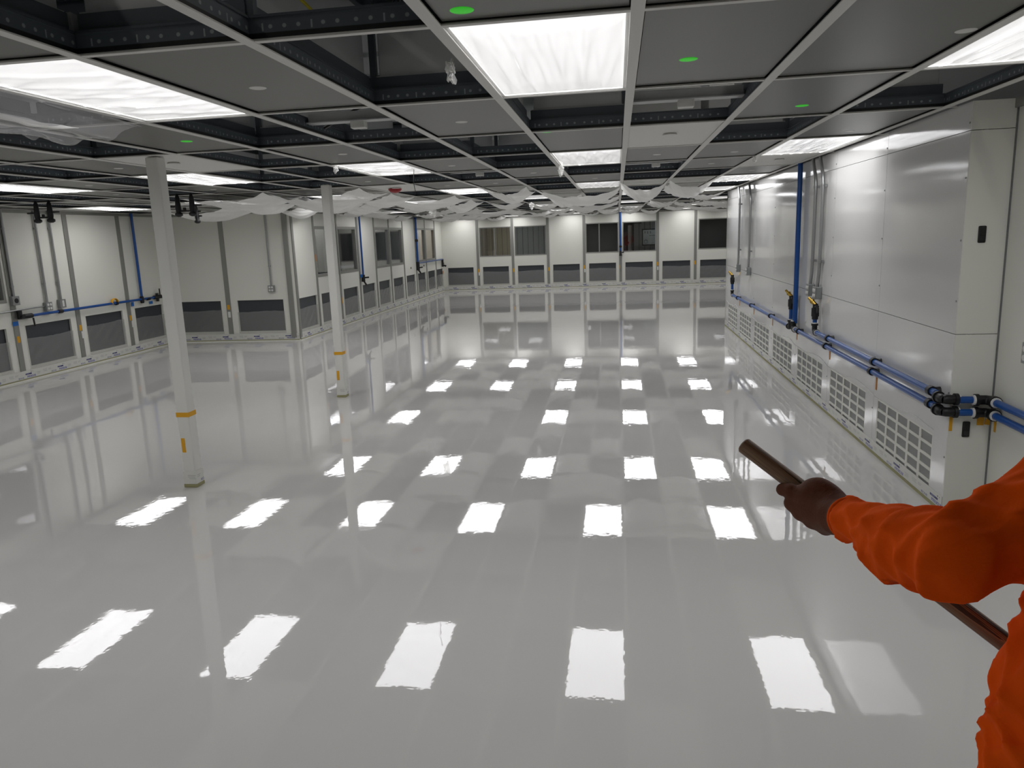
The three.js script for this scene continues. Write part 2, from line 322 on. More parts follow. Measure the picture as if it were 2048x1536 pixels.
// ------------------------------------------------------------------ rooms behind the windows
{
  const o = struct('wall_office');                                    // beyond the long left wall
  part('wall_panel', box(0.06, 2.9, 13.0, -9.4, 1.45, -19.4), std(0x7d878c, 0.6), o);
  part('wall_panel', box(3.5, 2.9, 0.06, -7.7, 1.45, -13.5), std(0x8b9295, 0.6), o);
  part('wall_panel', box(3.5, 2.9, 0.06, -7.7, 1.45, -25.9), std(0xb9b2a0, 0.6), o);
  part('ceiling_slab', box(3.6, 0.06, 13, -7.7, 2.75, -19.4), std(0x9aa09f, 0.6), o);
  for (const [z, d, c] of [[-15.4, 1.5, 0x717a7d], [-18.2, 2.0, 0x39474f], [-20.2, 1.4, 0x4b5a60]]) part('partition', box(0.05, 2.6, d, -7.9, 1.3, z), std(c, 0.5), o);
  part('wall_panel', box(3.4, 2.7, 0.06, -7.7, 1.35, -22.75), std(0x9aa0a2, 0.6), o);
  const dk = thing('office_desk', 'grey desk in the office seen through the left rear windows', 'desk', [-7.2, 0, -18.8]);
  part('desk_top', rbox(0.8, 0.04, 3.2, 0.01, 0, 1.14, 0), std(0xa6a9a8, 0.5), dk); for (const z of [-1.5, 1.5]) part('side_panel', box(0.7, 1.12, 0.03, 0, 0.56, z), std(0x8a8d8c, 0.5), dk);
  const bl = thing('roller_blind', 'pale beige blind lit warm behind the farthest left rear window', 'blind', [-6.35, 1.25, -23.65]);
  for (let k = 0; k < 5; k++) part('blind_strip', box(0.012, 0.88, 0.25, 0.006 * (k % 2), 0.46, -0.55 + k * 0.275), std(0xd9bd86, 0.7), bl);
  part('head_rail', rbox(0.05, 0.05, 1.5, 0.01, 0, 0.93, 0), M.mullion, bl);
  const b2 = thing('pale_blind', 'pale grey vertical blind behind the left rear wall\'s nearest window', 'blind', [-6.6, 0.95, -16.2]);
  for (let k = 0; k < 3; k++) part('blind_strip', box(0.012, 1.3, 0.36, 0.01 * (k % 2), 0.65, -0.4 + k * 0.38), std([0x6a6f6f, 0x4a4f50, 0x747977][k], 0.7), b2);
  const c = struct('wall_corridor');                                  // beyond the back wall
  part('floor_slab', box(13, 0.05, 3.2, 0.3, -0.03, -27), std(0x8f8f8c, 0.5), c);
  part('ceiling_slab', box(13, 0.06, 3.2, 0.3, 2.75, -27), std(0x707270, 0.7), c);
  const strip = (x0, x1, col, z = -28.4) => { const n = Math.max(1, Math.round((x1 - x0) / 0.2)); for (let k = 0; k < n; k++) part('ribbed_panel', box((x1 - x0) / n - 0.012, 2.7, 0.04, x0 + (k + 0.5) * (x1 - x0) / n, 1.35, z + (k % 2) * 0.015), col, c); };
  strip(-6.2, -3.9, std(0x97917f, 0.7)); strip(-3.9, -1.9, std(0x83898b, 0.7)); strip(-1.9, 0.6, std(0x15181b, 0.7)); strip(0.6, 2.2, std(0x82827e, 0.7)); strip(2.2, 6.4, std(0x14181c, 0.7));
  part('dark_partition', box(1.25, 2.6, 0.05, -0.5, 1.3, -25.75), std(0x0e1113, 0.35), c); part('dark_partition', box(1.6, 2.6, 0.05, 3.1, 1.3, -25.8), std(0x0d1114, 0.35), c);
  part('door_frame', [box(0.09, 2.0, 0.08, 0.34, 1.0, -27.5), box(0.05, 2.05, 0.08, 0.57, 1.02, -27.5), box(0.62, 0.05, 0.08, 0.55, 2.06, -27.5)], std(0x0b0c0c, 0.4), c);
  part('door_leaf', box(0.17, 1.98, 0.04, 0.45, 1.0, -27.55), std(0x9a948e, 0.4), c);
  const ex = thing('red_cabinet', 'dark red cabinet in the room behind the back wall\'s middle window', 'cabinet', [0.235, 0, -26.9]);
  part('body', rbox(0.22, 1.75, 0.2, 0.02, 0, 0.875, 0), std(0x3a0b0c, 0.4), ex); part('handle', rod(V3(0.12, 1.3, 0.1), V3(0.16, 1.42, 0.1), 0.02), std(0x7a0c10, 0.4), ex);
  const wb = thing('whiteboard', 'framed board reading YES in the room behind the back wall\'s middle window', 'whiteboard', [1.3, 1.55, -27.6]);
  const cv = document.createElement('canvas'); cv.width = 512; cv.height = 360; const g = cv.getContext('2d');
  g.fillStyle = '#8f9793'; g.fillRect(0, 0, 512, 360); g.fillStyle = '#1b2422'; g.font = 'bold 74px sans-serif'; g.fillText('Y E S', 34, 96); g.font = 'bold 40px sans-serif'; g.fillText('we are', 150, 156); g.fillText('go', 330, 156);
  g.lineWidth = 8; g.strokeStyle = '#3a4643'; g.strokeRect(44, 262, 60, 56); g.beginPath(); g.moveTo(34, 270); g.lineTo(74, 228); g.lineTo(116, 270); g.stroke(); g.fillStyle = '#55605c'; g.fillRect(200, 318, 280, 6);
  const tx = new THREE.CanvasTexture(cv); tx.colorSpace = THREE.SRGBColorSpace;
  part('frame', frameBars(-0.42, 0.42, -0.29, 0.29, 0.035, 0.03, 0), M.black, wb);
  part('board', new THREE.BoxGeometry(0.8, 0.54, 0.012), std(0xffffff, 0.4, { map: tx }), wb);
  // lamps of those rooms
  for (const [x, y, z, s, k, wd, dp, tone, where] of [[-6.9, 2.7, -24.0, 8, 0, 0.5, 0.5, 0xffe0b0, 'warm ceiling lamp in the office behind the farthest left window'], [-7.4, 2.7, -17.5, 2.2, 1, 0.6, 1.2, 0xe9f2ff, 'ceiling lamp in the office behind the left rear windows'], [-3.8, 2.7, -26.7, 2.0, 2, 0.6, 1.2, 0xf6f4ee, 'ceiling lamp in the corridor behind the back wall\'s left windows'], [1.3, 2.7, -26.6, 2.2, 3, 0.6, 0.6, 0xffffff, 'ceiling lamp in the room behind the back wall\'s middle window']]) {
    const t = thing('room_lamp', where, 'lamp', [x, y, z]);
    part('housing', box(wd + 0.06, 0.05, dp + 0.06, 0, 0.02, 0), M.outlet, t);
    part('lens', box(wd, 0.01, dp, 0, -0.008, 0), new THREE.MeshStandardMaterial({ color: 0xeeeeee, emissive: tone, emissiveIntensity: Math.min(s, 1.5) }), t);
    const l = new THREE.RectAreaLight(tone, s * 1.6, wd, dp); l.position.set(0, -0.016, 0); l.rotation.x = -Math.PI / 2; t.add(l);
  }
}

// ------------------------------------------------------------------ ceiling: grid, filter panels, open bays, plenum
const LIGHTS = [];
for (const j of [-3, 0, 3, 6]) for (const i of [-3, 0, 3, 6, 9, 12]) if (j > 0 || j === 0 || i >= 3) LIGHTS.push([i, j]);
for (const [j, cols] of [[8, [-3, -1, 2, 5, 8]], [11, [-4, -1, 2, 8]], [14, [-4, -1, 2, 5, 8]], [17, [-4, -1, 2, 5, 8]]]) for (const i of cols) LIGHTS.push([i, j]);
for (const [i, j] of [[-7, 14], [-7, 17]]) LIGHTS.push([i, j]);
const cells = new Map(), key = (i, j) => `${i},${j}`;
{
  const set = (t, list) => { for (const [i, j] of list) cells.set(key(i, j), t); };
  const r = rng(77);
  for (let j = -5; j <= 18; j++) for (let i = -10; i <= 13; i++) cells.set(key(i, j), r() < 0.36 ? 'open' : 'panel');
  set('panel', [[0, -1], [3, -1], [4, -1], [-2, 0], [-1, 0], [2, 0], [-2, 1], [1, 1], [4, 1], [6, 1], [0, 2], [-3, 2], [3, 2], [6, 2], [-1, 3], [-2, 3], [2, 3], [1, 4], [-2, 4], [0, 5], [-3, 5], [2, 5], [5, 0], [7, 0], [8, 1], [-1, -1], [-2, -1], [-3, -1]]);
  set('open', [[1, -1], [2, -1], [5, -1], [1, 0], [4, 0], [6, 0], [0, 1], [-1, 1], [-3, 1], [2, 1], [3, 1], [5, 1], [7, 1], [-2, 2], [1, 2], [2, 2], [4, 2], [7, 2], [8, 2], [1, 3], [4, 3], [5, 3], [7, 3], [0, 4], [-1, 4], [2, 4], [3, 4], [-1, 5], [-2, 5], [1, 5], [5, 4], [6, 4], [8, 4],
    [1, 6], [4, 6], [7, 6], [3, 7], [-1, 7], [2, 7], [6, 7], [0, 8], [3, 8], [6, 8], [-2, 8], [-1, 9], [1, 9], [2, 9], [4, 9], [5, 9], [7, 9], [-2, 9], [-2, 10], [-1, 10], [1, 10], [0, 10], [4, 10], [6, 10], [3, 10], [3, 11], [-3, 11], [-3, 10], [-1, 12], [2, 12], [0, 12], [1, 13], [0, 13], [-2, 13], [3, 13], [5, 13], [7, 13], [1, 15], [-2, 15], [4, 16], [3, 17], [-3, 17], [0, 16]]);
  set('panel', [[0, 7], [1, 7], [0, 9], [3, 9], [-1, 8], [1, 8], [5, 7], [4, 8], [0, 11], [1, 11], [-2, 11], [2, 10], [-2, 12], [1, 12], [-1, 13], [2, 13], [0, 14], [1, 14], [3, 6], [5, 6], [-1, 6], [-2, 6], [-2, 7]]);
  set('blank', [[-1, 2], [5, 2], [-3, 4], [4, 5], [5, 5]]);
  set('light', LIGHTS);
}
const ceiling = struct('ceiling');
const zMin = (i) => (i < -3 ? rowZ(9.378) : 3);                        // the room widens to the right beyond the bulkhead
{
  // main rails along the room, cross rails across it; each rail is a white flange with a tall slotted web
  const railGeo = (len, along, fw) => {
    const w = box(len, 0.07, 0.004, 0, 0.037, 0), uv = w.attributes.uv, p = w.attributes.position;
    for (let i = 0; i < uv.count; i++) uv.setXY(i, p.getX(i) / 0.6, (p.getY(i) - 0.002) / 0.07);
    const f = mergeGeometries([plain(rbox(len, 0.006, fw, 0.0015, 0, 0, 0)), plain(box(len, 0.006, 0.012, 0, 0.004, 0))]), cap = box(len, 0.008, 0.014, 0, 0.074, 0);
    if (along) { w.rotateY(Math.PI / 2); f.rotateY(Math.PI / 2); cap.rotateY(Math.PI / 2); }
    return [w, f, cap];
  };
  const end = rowZ(18.13);
  for (let i = -10; i <= 14; i++) {
    const a = i < -3 ? -14.27 : 3, len = a - end;
    const x = i === 14 ? XL + 0.015 : lineX(i), [w, f, cap] = railGeo(len, true, 0.042);
    const m = part('main_rail', f, M.tee, ceiling, [x, H, (a + end) / 2]); part('slotted_web', [w], M.teeWeb, m); part('rail_cap', cap, M.darkSteel, m);
  }
  for (let j = -4; j <= 18; j++) {
    const x1 = j >= 10 ? 6.4 : XR, x0 = j >= 9 ? XF - (j === 9 ? 0 : 0) : XL, [w, f, cap] = railGeo(x1 - x0, false, 0.026);
    const m = part('cross_rail', f, M.tee, ceiling, [(x0 + x1) / 2, H + 0.0015, rowZ(j)]); part('slotted_web', [w], M.teeWeb, m); part('rail_cap', cap, M.darkSteel, m);
  }
  const pw = GW - 0.046, pl = GL - 0.03;
  const tray = (t) => [box(pw, 0.006, pl, 0, t, 0), box(pw, 0.03, 0.004, 0, t + 0.016, pl / 2 - 0.002), box(pw, 0.03, 0.004, 0, t + 0.016, -pl / 2 + 0.002)];
  const panelGeo = mergeGeometries([plain(rbox(pw, 0.016, pl, 0.003, 0, 0.018, 0)), plain(box(pw + 0.02, 0.01, pl + 0.012, 0, 0.032, 0))]);
  const blankGeo = rbox(pw + 0.01, 0.012, pl + 0.004, 0.003, 0, 0.01, 0);
  const lipGeo = mergeGeometries([...frameBars(-pw / 2 - 0.012, pw / 2 + 0.012, -pl / 2 - 0.006, pl / 2 + 0.006, 0.012, 0.1, 0)].map((g) => plain(g.rotateX(Math.PI / 2).translate(0, 0.085, 0))));
  const hoodGeo = mergeGeometries([plain(rbox(pw - 0.01, 0.3, pl - 0.02, 0.008, 0, 0.285, 0)), plain(box(pw + 0.012, 0.02, pl + 0.004, 0, 0.13, 0))]);
  const dotGeo = new THREE.SphereGeometry(1, 20, 8, 0, Math.PI * 2, Math.PI / 2, Math.PI / 2).scale(0.036, 0.005, 0.036);
  const knobGeo = new THREE.CylinderGeometry(0.04, 0.05, 0.012, 24);
  const spot = { '0,-1': [-0.2, 0.0105, -0.52], '-1,0': [-0.09, 0.0105, -0.135], '-2,1': [0.04, 0.0105, -0.27], '4,1': [0.07, 0.0105, -0.15], '0,2': [-0.2, 0.0105, 0.55], '-2,0': [0.24, 0.0105, 0], '-2,3': [0.04, 0.0105, -0.21], '3,2': [0.05, 0.0105, 0], '-3,2': [0.07, 0.0105, -0.38] };
  const green = new Set(['0,-1', '-1,0', '-2,1', '4,1', '0,2']);
  const r = rng(5);
  for (let j = -4; j <= 17; j++) for (let i = -9; i <= 13; i++) {
    const x = (lineX(i) + lineX(i + 1)) / 2, z = (rowZ(j) + rowZ(j + 1)) / 2;
    if (x < (z < ZJ ? XF : XL) - 0.1 || x > (z < Z_R0 - 0.4 ? 6.4 : XR) || z < ZB) continue;
    const t = cells.get(key(i, j));
    if (t === 'panel') {
      const p = part('filter_panel', panelGeo, j >= 6 ? M.wrapped : M.panel, ceiling, [x, H, z], j >= 6 ? 'wrapped in pale film' : null);
      if (j <= 8) { part('fan_housing', hoodGeo, M.housing, p); part('gasket_lip', lipGeo, M.darkSteel, p); }
      if (j <= 6) { const g = green.has(key(i, j)); part('indicator_light', dotGeo, g ? M.green : M.outlet, p, spot[key(i, j)] ?? [-0.02, 0.0105, -0.08], g ? 'small glowing green indicator' : 'small pale indicator'); }
    } else if (t === 'blank') { const p = part('blank_panel', blankGeo, M.blank, ceiling, [x, H, z]); part('cover_plate', knobGeo, M.outlet, p, [-0.01, -0.002, 0.15]); }
  }
  // above the grid: deck, ducts, joists
  part('roof_deck', box(15.5, 0.1, 29, -1.2, 4.3, -11.2), M.deck, ceiling);
  for (let k = 0; k < 22; k++) part('deck_rib', box(15.4, 0.06, 0.12, -1.2, 4.22, 2.4 - k * 1.27), M.deck, ceiling);
  part('air_duct', rbox(1.1, 0.5, 9, 0.02, -0.9, 3.35, -5.2), std(0xb4bcbf, 0.4, { metalness: 0.25 }), ceiling);
  part('air_duct', rbox(0.9, 0.45, 9, 0.02, -4.9, 3.4, -5.4), std(0xaab2b6, 0.4, { metalness: 0.25 }), ceiling);
  for (const z of [-1.6, -4.2, -6.8, -9.4]) part('joist', [box(10.4, 0.02, 0.12, -3.2, 3.0, z), box(10.4, 0.2, 0.012, -3.2, 3.1, z), box(10.4, 0.02, 0.12, -3.2, 3.2, z)], M.darkSteel, ceiling);
  // vertical hangers at rail crossings near the camera
  for (let j = -1; j <= 5; j++) for (let i = -2; i <= 9; i++) if ((i + j * 2) % 2 === 0) part('hanger', box(0.03, 0.7, 0.03, lineX(i), H + 0.42, rowZ(j) - 0.03), M.darkSteel, ceiling);
  // strip lamps that light the plenum above the grid
  for (const [x, z] of [[-0.2, -0.6], [-2.6, -1.2], [-6.3, -3.0], [-2.9, -6.0], [1.0, -6.0], [-6.0, -8.5], [1.2, -1.8]]) {
    const s = part('strip_lamp', rbox(0.14, 0.06, 1.2, 0.01, x, 4.12, z), M.outlet, ceiling); part('tube', box(0.1, 0.02, 1.16, x, 4.085, z), new THREE.MeshStandardMaterial({ color: 0xffffff, emissive: 0xfff8f0, emissiveIntensity: 1.0 }), s);
    const l = new THREE.RectAreaLight(0xfff8f0, PLENUM, 0.1, 1.16); l.position.set(x, 4.07, z); l.rotation.x = -Math.PI / 2; ceiling.add(l);
  }
  // plenum side walls
  part('plenum_wall', [box(0.05, 2, 29, -8.6, 3.4, -11.2), box(0.05, 2, 17.3, 2.35, 3.4, -5.6), box(15.5, 2, 0.05, -1.2, 3.4, 3.1), box(15.5, 2, 0.05, -1.2, 3.4, -25.5)], std(0x8e9294, 0.7), ceiling);
}

// ------------------------------------------------------------------ ceiling lamps
function wrinkledSheet(w, l, nx, nz, amp, seed, dir = 1) {              // a taut sheet in xz with streaky folds
  const g = new THREE.PlaneGeometry(w, l, nx, nz).rotateX(Math.PI / 2), p = g.attributes.position, r = rng(seed);
  const f = []; for (let k = 0; k < 9; k++) f.push([8 + r() * 45, (r() - 0.5) * 9, r() * 6.3, 0.3 + r()]);
  for (let i = 0; i < p.count; i++) {
    const u = p.getX(i) / w, v = p.getZ(i) / l, e = Math.min(0.5 - Math.abs(u), 0.5 - Math.abs(v)) * 2, a = dir ? u : v, b = dir ? v : u;
    let d = 0; for (const [k, s, ph, q] of f) d += q * Math.pow(0.5 + 0.5 * Math.sin(k * a + s * b * 2 + ph), 5);
    p.setY(i, -amp * d * Math.min(1, e * 5) - amp * 1.5 * Math.min(1, e * 2));
  }
  g.computeVertexNormals(); return g;
}
{
  const lw = GW - 0.055, ll = GL - 0.045;
  const frameG = mergeGeometries(frameBars(-GW / 2 + 0.02, GW / 2 - 0.02, -GL / 2 + 0.012, GL / 2 - 0.012, 0.014, 0.06, 0).map((g) => plain(g.rotateX(Math.PI / 2).translate(0, 0.034, 0))));
  const lensG = box(lw, 0.008, ll, 0, 0.016, 0), backG = box(lw + 0.02, 0.09, ll + 0.015, 0, 0.1, 0);
  const colName = (i) => (i === 0 ? 'above the camera\'s middle line' : i === -3 ? 'against the glossy right wall' : i === 3 ? 'one lamp column left of the middle' : i === 6 ? 'over the near white column\'s left side' : i === 9 ? 'second lamp column from the left wall' : i === 12 ? 'beside the left wall' : '');
  const rowName = { '-3': 'rearmost row', 0: 'nearest row', 3: 'second row', 6: 'third row', 8: 'fourth row', 11: 'fifth row', 14: 'sixth row', 17: 'last row by the back wall' };
  LIGHTS.forEach(([i, j], n) => {
    const x = (lineX(i) + lineX(i + 1)) / 2, z = (rowZ(j) + rowZ(j + 1)) / 2;
    if (x < (z < ZJ ? XF : XL) || x > (z < Z_R0 ? 6.4 : XR)) return;
    const where = colName(i) && j <= 6 ? colName(i) : `${ORD[LIGHTS.filter(([a, b]) => b === j && a > i && lineX(a) - GW > (z < ZJ ? XF : XL)).length]} from the left`;
    const t = thing('ceiling_lamp', `lit white panel lamp in the ${rowName[j]}, ${where}`, 'lamp', [x, H, z], 0, 'ceiling lamps');
    part('frame', frameG, M.tee, t); part('housing', backG, M.housing, t); part('lens', lensG, M.lens, t);
    if (j <= 6) part('plastic_cover', wrinkledSheet(GW - 0.03, GL - 0.02, 72, 72, 0.0038, 300 + n, i !== 3), M.lampFilm, t, [0, 0.003, 0], 'clear plastic taped tight across the lamp');
    const l = new THREE.RectAreaLight(LAMP_COLOR, LAMP, lw, ll); l.position.set(0, 0.01, 0); l.rotation.x = -Math.PI / 2; t.add(l);
  });
}

// ------------------------------------------------------------------ plastic sheets slung under the grid
function sheet(x0, x1, z0, z1, sag, seed, label, group, o = {}) {
  const t = thing('plastic_sheet', label, 'plastic sheet', [(x0 + x1) / 2, H - 0.006, (z0 + z1) / 2], 0, group), r = rng(seed);
  const nx = o.nx ?? 22, nz = o.nz ?? 16, w = x1 - x0, l = z0 - z1, g = new THREE.PlaneGeometry(w, l, nx, nz).rotateX(-Math.PI / 2), p = g.attributes.position;
  const lean = (r() - 0.5) * 0.8, f = []; for (let k = 0; k < 5; k++) f.push([4 + r() * 16, 3 + r() * 14, r() * 6.3]);
  for (let i = 0; i < p.count; i++) {
    const u = p.getX(i) / w * 2, v = p.getZ(i) / l * 2, bu = 1 - u * u, bv = 1 - v * v;
    let d = 0; for (const [a, b, ph] of f) d += Math.pow(Math.abs(Math.sin(a * u * 0.5 + b * v * 0.5 + ph)), 3);
    const y = -sag * bu * (0.55 + 0.45 * bv) * (1 + lean * u) - 0.25 * sag * bv - 0.008 * d * (0.3 + bu) * (o.crease ?? 1);
    p.setXYZ(i, p.getX(i) * (1 - 0.06 * bv * Math.abs(u)), y, p.getZ(i) + 0.06 * bu * (v > 0 ? -1 : 1) * Math.abs(v) + 0.02 * Math.sin(u * 5 + seed));
  }
  g.computeVertexNormals(); part('sheet', g, M.film, t); return t;
}
{
  const r = rng(2024); let n = 0; const lit = new Set(LIGHTS.map(([i, j]) => key(i, j)));
  for (let j = 5; j <= 17; j++) {
    let count = 0; const zf = rowZ(j + 1), xa = (zf < ZJ ? XF : XL) + 0.05, xb = zf < Z_R0 ? 6.3 : XR - 0.04;
    for (let i = 12; i >= -9; i--) {
      const two = r() < 0.5 && cells.get(key(i - 1, j)) !== 'light' && cells.get(key(i - 1, j)) !== 'open' && i !== 0, iL = i; if (two) i--;
      const x0 = Math.max(lineX(iL + 1) + 0.012, xa), x1 = Math.min(lineX(i) - 0.012, xb), q = r(), q2 = r(), bare = ['open', 'light'].includes(cells.get(key(iL, j)));
      if (bare && two) { i++; continue; }
      if (x1 - x0 < 0.25 || bare || (j === 6 && iL <= 11 && i >= 9)) continue;
      if (!(j >= 8 || (j === 7 && i < 4) || (j >= 6 && i >= 1 && i < 5) || (j >= 5 && i >= 4 && i < 11 && !(j === 5 && i >= 8)))) continue;
      sheet(x0, x1, rowZ(j) - 0.03, zf + 0.04, (j < 9 ? 0.08 : 0.035) + 0.06 * q + (two ? 0.025 : 0), 900 + n, `pale plastic sheet sagging under the ceiling, ${ORD[j - 5]} row of sheets, ${ORD[count]} from left`, 'sagging ceiling sheets'); n++; count++;
    }
  }
  // the first deep swag on the right and the torn film beside the near left lamp
  sheet(lineX(0) - 0.02, lineX(-1) - 0.02, rowZ(6.15), rowZ(6.95), 0.17, 31, 'deep white plastic swag nearest the camera, right of the middle rail', 'foremost sheets');
  sheet(lineX(-1), lineX(-2) - 0.02, rowZ(6.15), rowZ(6.95), 0.15, 32, 'deep white plastic swag nearest the camera, beside the glossy wall', 'foremost sheets');
  const t = thing('torn_film', 'torn clear film hanging loose from the near left ceiling lamp', 'plastic film', [lineX(4), H - 0.004, rowZ(0.5)]);
  const g = new THREE.PlaneGeometry(0.62, 1.24, 40, 50).rotateX(-Math.PI / 2), p = g.attributes.position, q = rng(91);
  for (let i = 0; i < p.count; i++) {
    const u = 0.5 - p.getX(i) / 0.62, v = p.getZ(i) / 1.24;
    p.setXYZ(i, p.getX(i) - 0.31, -0.055 * Math.sin(Math.PI * Math.min(1, u * 1.1)) - 0.03 * Math.pow(Math.abs(Math.sin(u * 9 + v * 2.2)), 4) - 0.03 * u * Math.pow(Math.abs(Math.sin(v * 8 + u * 3)), 2), p.getZ(i) + 0.05 * u * Math.sin(v * 7) + (q() - 0.5) * 0.004);
  }
  g.computeVertexNormals(); part('sheet', g, new THREE.MeshPhysicalMaterial({ color: 0xf0f0f4, roughness: 0.08, transmission: 0.86, thickness: 0, ior: 1.5, side: THREE.DoubleSide }), t);
  const strip = new THREE.PlaneGeometry(0.06, 0.5, 8, 40).rotateX(-Math.PI / 2), sp = strip.attributes.position;
  for (let k = 0; k < sp.count; k++) { const u = sp.getX(k) / 0.06, v = sp.getZ(k) / 0.5, th = Math.max(0.15, 1 - Math.pow(Math.abs(v * 1.9), 2.2)); sp.setXYZ(k, sp.getX(k) * th + 0.02 * Math.sin(v * 9), -0.022 * (1 - 4 * u * u) * th + 0.0015 * Math.sin(v * 23 + u * 4) + 0.02 * v, sp.getZ(k)); }
  strip.computeVertexNormals(); const fold = part('white_fold', strip, M.film, t, [-0.17, -0.055, -0.02], 'white folded-over edge'); fold.rotation.y = -0.25;
  // crumpled ends of film at the corners of lamps
  const crumple = (x, y, z, s, seed, label) => {
    const c = thing('film_tuft', label, 'plastic film', [x, y, z]), a = new THREE.IcosahedronGeometry(s, 4), b = a.attributes.position, h = tileNoise(64, [[6, 6, 0.5], [13, 13, 0.35], [23, 23, 0.2]], seed);
    for (let k = 0; k < b.count; k++) { const v = V3().fromBufferAttribute(b, k), th = Math.floor((Math.atan2(v.z, v.x) / 6.2832 + 0.5) * 63.9), ph = Math.floor((v.y / s * 0.49 + 0.5) * 63.9), m = 0.75 + 0.7 * h[ph * 64 + th]; b.setXYZ(k, v.x * m * 0.7, v.y * m * 1.25 - s, v.z * m * 0.9); }
    a.computeVertexNormals(); part('tuft', a, M.clearFilm, c);
  };
  crumple(-0.60, H, -2.86, 0.035, 1, 'crumpled end of clear film on the rail beside the nearest middle lamp');
  crumple(lineX(1) + 0.03, H, rowZ(3.85), 0.05, 2, 'crumpled clear film at the corner of the second middle lamp');
  crumple(lineX(4) + 0.03, H, rowZ(3.05), 0.03, 3, 'small scrap of film at the corner of the lamp left of the middle');
  crumple(lineX(-2) - 0.02, H, rowZ(4.0), 0.03, 4, 'twist of film hanging from the rail by the right wall lamp');
  crumple(lineX(2.6), H - 0.05, rowZ(9), 0.07, 6, 'bright crumpled film end among the sheets near the middle rail');
  crumple(lineX(5.1), H - 0.08, rowZ(8), 0.1, 7, 'bright bunched film hanging below the sheets beyond the second column');
  crumple(lineX(-2.2), H - 0.04, rowZ(10), 0.06, 8, 'bright bunched film among the sheets near the glossy wall\'s far end');
}

